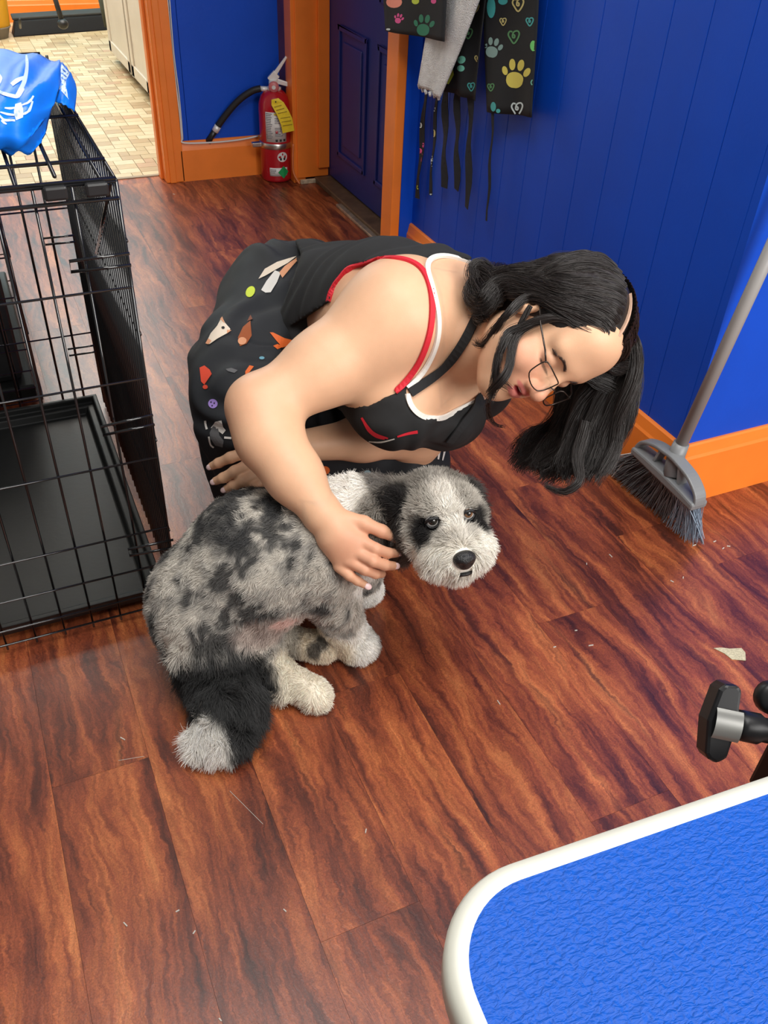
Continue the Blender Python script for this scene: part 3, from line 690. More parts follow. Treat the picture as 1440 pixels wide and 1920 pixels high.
PM = {k: mat('print_'+k, v, 0.7) for k, v in PC.items()}
bA1, bA2, bA3 = bvh_of([a1b]), bvh_of([a2b]), bvh_of([a3b])
def paw(bv, cx, cy, s, col, parent, rot=0.0, tilt=1.0):
    c, q = math.cos(rot), math.sin(rot)
    T = lambda x, y: (cx + s*(x*c - y*q*tilt), cy + s*(x*q + y*c)*1.0)
    pad = [T(0.62*math.cos(t)*(1-0.12*math.sin(t)), 0.30 + 0.58*math.sin(t) - (0.16*abs(math.cos(t)) if math.sin(t) > 0 else 0)*-0.6) for t in np.linspace(0, 2*PI, 20, endpoint=False)]
    decal(bv, pad, 'paw_print', PM[col], parent, 0.0018)
    for x, y, rx, ry, r in ((-0.78, -0.28, .20, .33, -.35), (-0.30, -0.78, .23, .42, -.12), (0.32, -0.80, .24, .42, .12), (0.82, -0.34, .22, .36, .45)):
        e = [T(*p) for p in ellipse(x, y, rx, ry, r, 14)]
        decal(bv, e, 'paw_print', PM[col], parent, 0.0018)
def heart(bv, cx, cy, s, col, parent, w=3.0):
    pts = [(cx+s*x, cy+s*y) for x, y in ((-.05, -.25), (.16, -.12), (.12, .18), (-.12, .12), (-.1, -.3), (.1, -.62), (.55, -.72), (.78, -.35), (.55, .35), (.05, .95), (-.4, .4), (-.7, -.2), (-.5, -.65), (-.15, -.6))]
    strokes(bv, pts, w, 'heart_print', PM[col], parent, 0.0018)
paw(bA3, 967, 142, 26, 'yellow', a3b, 0.12)
paw(bA3, 924, 92, 18, 'grey', a3b, 0.2, .8)
decal(bA3, ellipse(922, 14, 8, 20), 'paw_print', PM['teal'], a3b, .0018); decal(bA3, ellipse(944, 2, 9, 7), 'paw_print', PM['teal'], a3b, .0018)
decal(bA3, ellipse(1003, 86, 8, 11), 'paw_print', PM['lime'], a3b, .0018); decal(bA3, ellipse(1008, 62, 4, 14), 'paw_print', PM['lime'], a3b, .0018)
decal(bA3, ellipse(926, 200, 5, 9), 'paw_print', PM['teal'], a3b, .0018); decal(bA3, ellipse(935, 208, 4, 4), 'paw_print', PM['teal'], a3b, .0018)
heart(bA3, 964, 68, 14, 'ggreen', a3b); heart(bA3, 972, 8, 14, 'cream', a3b); heart(bA3, 944, 40, 8, 'cream', a3b, 2); heart(bA3, 994, 40, 9, 'teal', a3b, 2.5)
heart(bA3, 970, 203, 14, 'white', a3b); heart(bA3, 921, 163, 8, 'ggreen', a3b, 2.2); heart(bA3, 1004, 157, 10, 'mint', a3b, 2.2)
heart(bA2, 878, 62, 11, 'ggreen', a2b, 2.4); heart(bA2, 897, 110, 8, 'cream', a2b, 2.2); heart(bA2, 884, 162, 9, 'teal', a2b, 2.2); heart(bA2, 892, 14, 9, 'cream', a2b, 2.2)
for e in (ellipse(866, 112, 8, 7, -.6), ellipse(865, 128, 7, 6)): decal(bA2, e, 'paw_print', PM['mint'], a2b, .0018)
decal(bA2, [(836, 156), (850, 128), (852, 140), (842, 158)], 'paw_print', PM['yel2'], a2b, .0018)
paw(bA1, 795, 50, 19, 'green', a1b, 0.1); paw(bA1, 748, 36, 9, 'pink', a1b, 0.3)
decal(bA1, ellipse(740, 4, 15, 11), 'paw_print', PM['coral'], a1b, .0018); decal(bA1, ellipse(780, 2, 7, 6), 'paw_print', PM['yel2'], a1b, .0018); decal(bA1, ellipse(814, 2, 5, 5), 'paw_print', PM['pink'], a1b, .0018)
decal(bA1, ellipse(729, 55, 4, 2), 'paw_print', PM['white'], a1b, .0018)
# straps hanging below
for k, (a, b, w, lab, col) in enumerate([((800, 150), (782, 372), 15, 'printed apron tie hanging nearest the door casing', None), ((822, 150), (806, 366), 9, 'thin printed apron tie with pale flecks under the towel', None), ((836, 160), (832, 352), 18, 'wide plain black apron tie under the middle apron', None), ((858, 170), (856, 356), 17, 'second wide black apron tie under the middle apron', None), ((884, 150), (876, 390), 17, 'long black apron tie ending lowest of the wide ties', None), ((925, 205), (913, 414), 6, 'thin black cord hanging below the rightmost apron', None)]):
    X = 1.30 - 0.004*k; n = 10
    P = [Xp(a[0]+(b[0]-a[0])*i/n + 1.5*math.sin(i*1.3+k), a[1]+(b[1]-a[1])*i/n, X) for i in range(n+1)]
    wd_ = w/FPX*2.75
    m_ = MB().ribbon(P, [(-1, 0.25*math.sin(i+k), 0) for i in range(n+1)], wd_, 0.002)
    o = tag(m_.build('apron_tie', mat('black_apron_tie', srgb(27, 28, 34), 0.9, var=0.15, vscale=40), None), lab, 'apron tie', 'apron ties')
    if k in (0, 1):
        bt = bvh_of([o])
        for (x, y, rx, ry, c) in ((789, 235, 3, 5, 'white'), (795, 272, 3, 5, 'pink'), (788, 283, 4, 5, 'pink'), (791, 296, 3, 8, 'pink'), (786, 350, 4, 7, 'yel2'), (815, 203, 2, 6, 'white'), (814, 250, 3, 7, 'cream'), (808, 366, 3, 3, 'white'), (810, 300, 1.5, 12, 'white')):
            if (x < 800) == (k == 0): decal(bt, ellipse(x, y, rx, ry), 'paw_print', PM[c], o, .0012, 4)

# ------------------------------------------------------------------ broom in the corner
br = thing('broom', (1.277, 1.20, 0), 'grey upright broom leaning on the blue wall corner, bristles down', 'broom')
GREYP = mat('grey_plastic_handle', srgb(150, 148, 146), 0.35)
DGREY = mat('dark_grey_plastic', srgb(122, 124, 126), 0.4)
BX = 1.262
def bp(x, y, X=BX): return Xp(x, y, X)
cA, cB = bp(1197, 838), bp(1312, 948)                 # block ends (far end, near end)
ax = (cB-cA)/np.linalg.norm(cB-cA); nx_ = np.array([-1., 0, 0]); nx_ -= ax*(nx_ @ ax); nx_ /= np.linalg.norm(nx_); upb = np.cross(nx_, ax)
if upb[2] < 0: upb = -upb
Lb = np.linalg.norm(cB-cA)
def bl(a, b, c=0): return cA + ax*a*Lb + upb*b + nx_*c   # local frame of the block
# block: long cap with curved top edge, arch handles
pr = [(0, -0.012), (1, -0.012), (1.0, 0.006), (0.8, 0.010), (0.5, 0.012), (0.2, 0.010), (0.0, 0.006)]
hd = MB().prism([(a*Lb, b) for a, b in pr], cA - nx_*0.022, ax, upb, nx_, 0.044).build('block', DGREY, br, bevel=0.005)
arch = smooth_pts([bl(0.02, 0.004), bl(0.08, 0.028), bl(0.25, 0.046), bl(0.42, 0.052), bl(0.5, 0.054), bl(0.62, 0.052), bl(0.8, 0.044), bl(0.95, 0.022), bl(0.985, -0.004)], 5)
MB().ribbon(arch, [upb]*len(arch), 0.030, 0.009).build('arch', DGREY, br, bevel=0.003)
for a, b in ((0.30, 0.35), (0.70, 0.64)): MB().ribbon([bl(a, 0.008), bl(b, 0.05)], [ax]*2, 0.024, 0.006).build('rib', DGREY, br)
s0 = bl(0.56, 0.005); hp0 = Yp(1262, 866, 1.168); hp1 = Yp(1440, 478, 1.150); hd_ = (hp1-hp0)/np.linalg.norm(hp1-hp0)
MB().tube([s0, hp0+hd_*0.02, hp0+hd_*0.05], [0.022, 0.0195, 0.0175], 16).build('socket', DGREY, br, True)
MB().tube([hp0+hd_*0.03, hp1+hd_*0.25], 0.0135, 16).build('handle', GREYP, br, True)
BR_D = mat('charcoal_bristle', srgb(104, 106, 110), 0.5); BR_L = mat('blue_grey_bristle', srgb(150, 168, 186), 0.45); BR_W = mat('orange_stained_bristle', srgb(196, 110, 70), 0.5)
tipA, tipB = Zp(1152, 870, 0.004), Zp(1322, 1018, 0.004)
rb = random.Random(3)
nt_ = 46
for i in range(nt_):                                  # one tuft per hole row
    a = (i+0.5)/nt_
    root = bl(0.02+0.96*a, -0.012); tip = tipA + (tipB-tipA)*(a + 0.02*rb.uniform(-1, 1)); tuft = MB()
    for k in range(26):
        o1 = nx_*rb.uniform(-.018, .018) + ax*rb.uniform(-.004, .004); o2 = np.array([rb.uniform(-.045, .012), rb.uniform(-.014, .014), 0])
        t = tip + o2; t[2] = rb.uniform(0.001, 0.012) + (0.02 if rb.random() < .1 else 0)
        t[0] = min(t[0], XB-0.022)
        mid = (root+o1)*0.5 + t*0.5 + np.array([0, 0, 0.004]) + ax*rb.uniform(-.003, .003)
        tuft.tube([root+o1, mid, t], [0.0010, 0.0010, 0.0006], 3)
    tuft.build('bristle_tuft', BR_L if a > 0.74 else BR_D, br, fix=False)
for k in range(3):
    t = Zp(1131+8*k, 872+11*k, 0.006); MB().tube([bl(0.02+.02*k, -.012), t*0.5+bl(0.02, -.01)*0.5+np.array([0, 0, .01]), t], [0.0014, 0.0014, 0.0012], 4).build('stray_bristle', LABEL, br)

# ------------------------------------------------------------------ grooming table
TZ = 0.72; ang = math.radians(-3.8); ex_ = np.array([math.cos(ang), math.sin(ang), 0]); ey_ = np.array([-math.sin(ang), math.cos(ang), 0])
TO = np.array([0.1475, 0.2400, 0])                     # far left corner of the square outline
gt = thing('grooming_table', (0.6, -0.06, 0), 'grooming table with bright blue textured top and white edging', 'table')
def rrect(w, d, r, inset=0.0, n=14):
    P = []
    cs = [((r, -r), PI, PI/2), ((w-r, -r), PI/2, 0), ((w-r, -d+r), 0, -PI/2), ((r, -d+r), -PI/2, -PI)]
    for (cx, cy), a0, a1 in cs:
        for i in range(n+1):
            a = a0+(a1-a0)*i/n; P.append((cx+(r-inset)*math.cos(a), cy+(r-inset)*math.sin(a)))
    return P
TWD, TDP, TR = 0.92, 0.60, 0.072
O_ = rrect(TWD, TDP, TR); I_ = rrect(TWD, TDP, TR, 0.0145); n = len(O_)
def place(P, z): return [TO + a*ex_ + b*ey_ + np.array([0, 0, z]) for a, b in P]
def loft(rings):
    V = sum(rings, []); F = []; k = len(rings[0])
    for j in range(len(rings)-1):
        for i in range(k): F.append((j*k+i, j*k+(i+1) % k, (j+1)*k+(i+1) % k, (j+1)*k+i))
    return MB().add(V, F)
edge = loft([place(rrect(TWD, TDP, TR, .0155), TZ-.002), place(I_, TZ+.0006), place(rrect(TWD, TDP, TR, .009), TZ+.0022), place(rrect(TWD, TDP, TR, .003), TZ), place(O_, TZ-.006), place(O_, TZ-.022), place(rrect(TWD, TDP, TR, .006), TZ-.026)])
edge.build('edging', mat('cream_white_edging', srgb(206, 205, 192), 0.45, var=0.03, vscale=20), gt, True)
TOPM = bpy.data.materials.new('blue_pebbled_rubber'); TOPM.use_nodes = True
nt = TOPM.node_tree; b = nt.nodes['Principled BSDF']; b.inputs['Base Color'].default_value = (*srgb(0, 76, 172), 1); b.inputs['Specular IOR Level'].default_value = 0.3; b.inputs['Roughness'].default_value = 0.5
g = nt.nodes.new('ShaderNodeNewGeometry'); mp = nt.nodes.new('ShaderNodeMapping'); mp.inputs['Scale'].default_value = (150, 320, 200); mp.inputs['Rotation'].default_value = (0, 0, -0.10)
nz = nt.nodes.new('ShaderNodeTexNoise'); nz.inputs['Scale'].default_value = 1.0; nz.inputs['Detail'].default_value = 2.5; nz.inputs['Distortion'].default_value = 0.6
bpn = nt.nodes.new('ShaderNodeBump'); bpn.inputs['Strength'].default_value = 0.7; bpn.inputs['Distance'].default_value = 0.0035
for x_, y_ in ((g.outputs['Position'], mp.inputs[0]), (mp.outputs[0], nz.inputs['Vector']), (nz.outputs['Fac'], bpn.inputs['Height']), (bpn.outputs[0], b.inputs['Normal'])): nt.links.new(x_, y_)
MB().add(place(rrect(TWD, TDP, TR, .0135), TZ) + place(rrect(TWD, TDP, TR, .0135), TZ-.02), [tuple(range(n)), tuple(range(2*n-1, n-1, -1))] + [(i, n+i, n+(i+1) % n, (i+1) % n) for i in range(n)]).build('table_top', TOPM, gt)
for (a, b_) in ((.12, -.10), (.80, -.10), (.12, -.50), (.80, -.50)):
    MB().tube([TO+a*ex_+b_*ey_+np.array([0, 0, TZ-.025]), TO+(a*1.06-.03)*ex_+(b_*1.06+.02)*ey_], 0.016, 12).build('leg', STEEL, gt, True)
MB().tube([TO+.12*ex_-.1*ey_+np.array([0, 0, .3]), TO+.12*ex_-.5*ey_+np.array([0, 0, .3])], 0.011, 8).tube([TO+.8*ex_-.1*ey_+np.array([0, 0, .3]), TO+.8*ex_-.5*ey_+np.array([0, 0, .3])], 0.011, 8).build('leg_brace', STEEL, gt, True)
# clamp with T-knob on the far edge
cl = thing('table_clamp', W(1452, 1400, .70), 'black clamp with a large T-shaped knob on the table edge', 'clamp')
KD = 0.70
kb = lambda x, y, d=0: W(x, y, KD+d)
ka = kb(1366, 1284)-kb(1338, 1418); kl = np.linalg.norm(ka); ka /= kl                         # long axis of the knob
kx = kb(1440, 1388)-kb(1352, 1350); kx -= ka*(kx @ ka); kx /= np.linalg.norm(kx); kz = np.cross(ka, kx)
if kz @ CF > 0: kz = -kz                                                                        # towards the viewer
kc = kb(1352, 1352)
GLB = mat('glossy_black_plastic', (0.008, 0.008, 0.009), 0.38, spec=0.3)
out = [(-.052, -.014), (-.045, -.020), (0, -.026), (.045, -.019), (.054, -.012), (.056, .004), (.050, .012), (.022, .014), (.012, .017), (-.012, .017), (-.024, .013), (-.046, .011), (-.056, -.002)]
s_ = kl/2/0.056*1.10
kn = MB().prism([(a*s_, b*s_) for a, b in out], kc - kz*0.012, ka, kx, kz, 0.024).build('knob', GLB, cl, False, bevel=0.006)
# knob's broad highlight put in as a curved grey patch; stem
Vw = []; nw = 10
for i in range(nw+1):
    an = -1.0+2.0*i/nw; Vw += [kc + ka*math.sin(an)*0.0250*s_ + kz*(0.009+0.0085*math.cos(an)) + kx*(-.011), kc + ka*math.sin(an)*0.0250*s_ + kz*(0.009+0.0085*math.cos(an)) + kx*(.0105)]
MB().add(Vw, [(2*i, 2*i+1, 2*i+3, 2*i+2) for i in range(nw)]).build('knob_highlight', mat('highlight_grey', (0.20, 0.20, 0.19), 0.30, metal=0.5), kn, True)
MB().tube([kc+kx*0.012, kc+kx*0.018, kc+kx*0.030, kc+kx*0.034, kc+kx*0.06], [0.012, 0.0125, 0.0125, 0.010, 0.010], 20).build('stem', GLB, cl, True)
MB().box((-.018, -.02, -.075), (.018, .02, .02), c=kc+kx*0.072+np.array([0, 0, -.0])).build('clamp_body', GLB, cl, bevel=0.004)
k2 = kb(1447, 1308, .02)
MB().lathe([(0, -.008), (.012, -.008), (.014, -.004), (.014, .006), (.011, .009), (0, .009)], k2, ax=-CF, n=18).build('set_screw_knob', GLB, cl, True)
MB().tube([k2, kc+kx*.075], 0.008, 8).build('screw', GLB, cl, True)
# ------------------------------------------------------------------ scraps on the floor
SC = mat('torn_underlay', srgb(186, 178, 150), 0.9, var=0.25, vscale=300)
pg = [Zp(x, y, 0.0) for x, y in ((1338, 1216), (1352, 1215), (1368, 1217), (1390, 1216), (1397, 1224), (1398, 1239), (1388, 1238), (1372, 1237), (1358, 1226))]
tag(MB().prism([(p[0], p[1]) for p in pg], (0, 0, 0.0003), (1, 0, 0), (0, 1, 0), (0, 0, 1), 0.0012).build('paper_scrap', SC), 'small torn beige scrap lying on the wooden floor at right', 'scrap')
lint = MB(); LM = mat('pale_lint', (0.55, 0.52, 0.46), 0.9)
for k, (x, y) in enumerate([(1100, 1057), (1145, 1042), (1260, 1090), (1281, 1083), (1302, 1022), (1340, 1015), (1356, 1028), (1366, 1024), (1080, 1182), (1108, 1210), (1040, 1213), (935, 1317), (235, 1733), (333, 1708), (364, 1748), (413, 1912), (230, 1385), (280, 400), (326, 364), (300, 468), (205, 418), (686, 1558), (534, 1707)]):
    p = Zp(x, y, 0.0008); a = rb.uniform(0, PI); l = rb.uniform(.002, .005)
    lint.box((-l, -.0008, -.0008), (l, .0008, .0008), R=[[math.cos(a), -math.sin(a), 0], [math.sin(a), math.cos(a), 0], [0, 0, 1]], c=p)
for a, b_ in (((431, 1483), (493, 1545)), ((222, 1426), (270, 1418))):
    lint.tube([Zp(*a, .0006), Zp(*b_, .0006)], 0.0004, 4)
lo_ = lint.build('floor_lint', LM); tag(lo_, 'pale specks of lint and stray hairs scattered on the floor', 'lint', kind='stuff')
# ------------------------------------------------------------------ soft bodies: blended distance fields meshed with surface nets
f32 = np.float32
def cap(a, b, ra, rb, k=0.02, op='+'): return ('c', np.asarray(a, float), np.asarray(b, float), ra, rb, k, op)
def ell(c, r, R=None, k=0.02, op='+'): return ('e', np.asarray(c, float), np.asarray(r, float), np.eye(3) if R is None else np.asarray(R, float), None, k, op)
def sph(c, r, k=0.02, op='+'): return cap(c, c, r, r, k, op)
def pd(p, X, Y, Z):
    if p[0] == 'c':
        a, b, ra, rb = p[1], p[2], p[3], p[4]; d = b-a; L2 = d @ d
        x, y, z = X-f32(a[0]), Y-f32(a[1]), Z-f32(a[2])
        if L2 < 1e-12: return np.sqrt(x*x+y*y+z*z) - f32(ra)
        t = np.clip((x*f32(d[0])+y*f32(d[1])+z*f32(d[2]))/f32(L2), 0, 1)
        x = x-t*f32(d[0]); y = y-t*f32(d[1]); z = z-t*f32(d[2])
        return np.sqrt(x*x+y*y+z*z) - (f32(ra)+t*f32(rb-ra))
    c, r, R = p[1], p[2], p[3]
    x, y, z = X-f32(c[0]), Y-f32(c[1]), Z-f32(c[2])
    l = [x*f32(R[0, i])+y*f32(R[1, i])+z*f32(R[2, i]) for i in range(3)]      # columns of R are the axes
    k0 = np.sqrt(sum((l[i]/f32(r[i]))**2 for i in range(3)))+f32(1e-6); k1 = np.sqrt(sum((l[i]/f32(r[i]**2))**2 for i in range(3)))+f32(1e-6)
    return k0*(k0-1)/k1
def pbox(p):
    if p[0] == 'c': m = max(p[3], p[4]); return np.minimum(p[1], p[2])-m, np.maximum(p[1], p[2])+m
    m = np.sqrt(((p[3]*p[2])**2).sum(1)); return p[1]-m, p[1]+m
def combine(F, d, k, op):
    if op == '+':
        h = np.clip(0.5+0.5*(F-d)/f32(k), 0, 1); return F+(d-F)*h - f32(k)*h*(1-h)
    d = -d; h = np.clip(0.5-0.5*(F-d)/f32(k), 0, 1); return F+(d-F)*h + f32(k)*h*(1-h)
class Field:
    def __init__(s, lo, hi, res, prims):
        s.lo = np.asarray(lo, float); s.res = res; s.n = np.ceil((np.asarray(hi)-s.lo)/res).astype(int)+1
        s.ax = [(s.lo[i]+res*np.arange(s.n[i])).astype(f32) for i in range(3)]
        s.F = np.full(s.n, 0.06, f32)
        for p in prims: s.add(p)
    def win(s, lo, hi):
        a = np.clip(np.floor((lo-s.lo)/s.res).astype(int), 0, s.n); b = np.clip(np.ceil((hi-s.lo)/s.res).astype(int)+1, 0, s.n)
        return None if (b <= a).any() else tuple(slice(a[i], b[i]) for i in range(3))
    def xyz(s, w): return s.ax[0][w[0]][:, None, None], s.ax[1][w[1]][None, :, None], s.ax[2][w[2]][None, None, :]
    def add(s, p):
        lo, hi = pbox(p); m = p[5]+0.02; w = s.win(lo-m, hi+m)
        if w is None: return
        s.F[w] = combine(s.F[w], pd(p, *s.xyz(w)), p[5], p[6])
    def full(s): return s.xyz((slice(None),)*3)
    def net(s, F=None):
        F = s.F if F is None else F
        I = F < 0; nx, ny, nz = F.shape
        c = np.zeros((nx-1, ny-1, nz-1), np.uint8)
        for dx in (0, 1):
            for dy in (0, 1):
                for dz in (0, 1): c += I[dx:nx-1+dx, dy:ny-1+dy, dz:nz-1+dz]
        act = np.argwhere((c > 0) & (c < 8))
        idx = np.full(c.shape, -1, np.int32); idx[tuple(act.T)] = np.arange(len(act))
        P = np.zeros((len(act), 3)); cnt = np.zeros(len(act))
        cor = [(i, j, k) for i in (0, 1) for j in (0, 1) for k in (0, 1)]
        val = {q: F[act[:, 0]+q[0], act[:, 1]+q[1], act[:, 2]+q[2]].astype(float) for q in cor}
        for q in cor:
            for a in range(3):
                if q[a] == 0:
                    q2 = tuple(1 if i == a else q[i] for i in range(3)); v0, v1 = val[q], val[q2]
                    m = (v0 < 0) != (v1 < 0); t = np.where(m, v0/np.where(m, v0-v1, 1), 0)
                    for i in range(3): P[:, i] += np.where(m, q[i]+(t if i == a else 0), 0)
                    cnt += m
        P = s.lo + (act + P/cnt[:, None])*s.res
        faces = []
        for a in range(3):
            b, d = (a+1) % 3, (a+2) % 3
            sl0 = [slice(None)]*3; sl1 = [slice(None)]*3; sl0[a] = slice(0, -1); sl1[a] = slice(1, None)
            e = np.argwhere(I[tuple(sl0)] != I[tuple(sl1)])
            e = e[(e[:, b] > 0) & (e[:, d] > 0) & (e[:, b] < F.shape[b]-1) & (e[:, d] < F.shape[d]-1)]
            ins = I[tuple(e.T)]
            def cid(ob, od):
                q = e.copy(); q[:, b] += ob; q[:, d] += od; return idx[tuple(q.T)]
            q = np.stack([cid(-1, -1), cid(0, -1), cid(0, 0), cid(-1, 0)], 1)
            q[~ins] = q[~ins][:, ::-1]; faces.append(q)
        faces = np.concatenate(faces); return P, faces[(faces >= 0).all(1)]
def np_mesh(name, V, Fq, col=None):
    me = bpy.data.meshes.new(name); n, m = len(V), len(Fq)
    me.vertices.add(n); me.vertices.foreach_set('co', np.asarray(V, np.float32).ravel())
    me.loops.add(m*4); me.loops.foreach_set('vertex_index', np.asarray(Fq, np.int32).ravel())
    me.polygons.add(m); me.polygons.foreach_set('loop_start', np.arange(m, dtype=np.int32)*4)
    me.polygons.foreach_set('use_smooth', np.ones(m, bool)); me.update(calc_edges=True); me.validate()
    if col is not None:
        a = me.color_attributes.new('col', 'FLOAT_COLOR', 'POINT'); c4 = np.ones((n, 4), np.float32); c4[:, :3] = col; a.data.foreach_set('color', c4.ravel())
    return me
def relax(V, F, it=2, lam=0.5):
    """small Laplacian smoothing to take the grid steps out"""
    n = len(V); e = np.concatenate([F[:, [0, 1]], F[:, [1, 2]], F[:, [2, 3]], F[:, [3, 0]]]); e = np.concatenate([e, e[:, ::-1]])
    deg = np.bincount(e[:, 0], minlength=n)[:, None].astype(float); deg[deg == 0] = 1
    for _ in range(it):
        S = np.stack([np.bincount(e[:, 0], weights=V[e[:, 1], i], minlength=n) for i in range(3)], 1)/deg
        V = V + lam*(S-V)
    return V
def prune(V, F):
    u = np.unique(F); mp = np.full(len(V), -1, np.int64); mp[u] = np.arange(len(u)); return V[u], mp[F]
def pt_sdf(prims, P):
    P = np.asarray(P, f32); X, Y, Z = P[:, 0], P[:, 1], P[:, 2]; F = np.full(len(P), 0.06, f32)
    for p in prims: F = combine(F, pd(p, X, Y, Z), p[5], p[6])
    return F
def vnoise(P, s, seed=0):
    """smooth value noise in 0..1 at points P*s"""
    Q = np.asarray(P)*s + seed*17.13; i = np.floor(Q).astype(np.int64); f = Q-i; f = f*f*(3-2*f)
    def hsh(a): 
        h = (a[:, 0]*374761393 + a[:, 1]*668265263 + a[:, 2]*2147483647 + seed*1274126177) & 0xffffffff
        h = ((h ^ (h >> 13))*1274126177) & 0xffffffff; return ((h ^ (h >> 16)) & 0xffff)/65535.0
    r = 0
    for dx in (0, 1):
        for dy in (0, 1):
            for dz in (0, 1):
                w = (f[:, 0] if dx else 1-f[:, 0])*(f[:, 1] if dy else 1-f[:, 1])*(f[:, 2] if dz else 1-f[:, 2])
                r = r + w*hsh(i+np.array([dx, dy, dz]))
    return r
def normals(V, F):
    n = np.cross(V[F[:, 2]]-V[F[:, 0]], V[F[:, 3]]-V[F[:, 1]]); N = np.zeros_like(V)
    for k in range(4):
        for i in range(3): N[:, i] += np.bincount(F[:, k], weights=n[:, i], minlength=len(V))
    return N/(np.linalg.norm(N, axis=1, keepdims=True)+1e-12)
def sample(V, F, N, n, rng, wv=None):
    """area weighted points on quads -> position, normal, (face, bary) interpolation of vertex weights"""
    a = np.linalg.norm(np.cross(V[F[:, 2]]-V[F[:, 0]], V[F[:, 3]]-V[F[:, 1]]), axis=1)
    if wv is not None: a = a*wv[F].mean(1)
    f = rng.choice(len(F), n, p=a/a.sum()); u, v = rng.random((2, n))[:, :, None] if False else (rng.random(n)[:, None], rng.random(n)[:, None])
    q = F[f]; w = [(1-u)*(1-v), u*(1-v), u*v, (1-u)*v]
    P = sum(w[k]*V[q[:, k]] for k in range(4)); NN = sum(w[k]*N[q[:, k]] for k in range(4)); NN /= np.linalg.norm(NN, axis=1, keepdims=True)+1e-12
    return P, NN
def hair_object(name, S, col, rad, m, parent, tip=0.25):
    """S: (n strands, k points, 3)"""
    n, k = S.shape[:2]
    hc = bpy.data.hair_curves.new(name); hc.add_curves([k]*n)
    hc.attributes['position'].data.foreach_set('vector', S.astype(np.float32).ravel())
    if 'radius' not in hc.attributes: hc.attributes.new('radius', 'FLOAT', 'POINT')
    rr = np.broadcast_to(np.asarray(rad, float).reshape(-1, 1), (n, 1))*np.linspace(1, tip, k)[None, :]
    hc.attributes['radius'].data.foreach_set('value', rr.astype(np.float32).ravel())
    a = hc.attributes.new('col', 'FLOAT_COLOR', 'CURVE'); c4 = np.ones((n, 4), np.float32); c4[:, :3] = col
    a.data.foreach_set('color', c4.ravel())
    o = bpy.data.objects.new(name, hc); COL.objects.link(o); hc.materials.append(m)
    if parent is not None: attach(o, parent)
    return o
def camvec(x, y, z): return x*CR + y*CU - z*CF         # picture right, picture up, towards the viewer

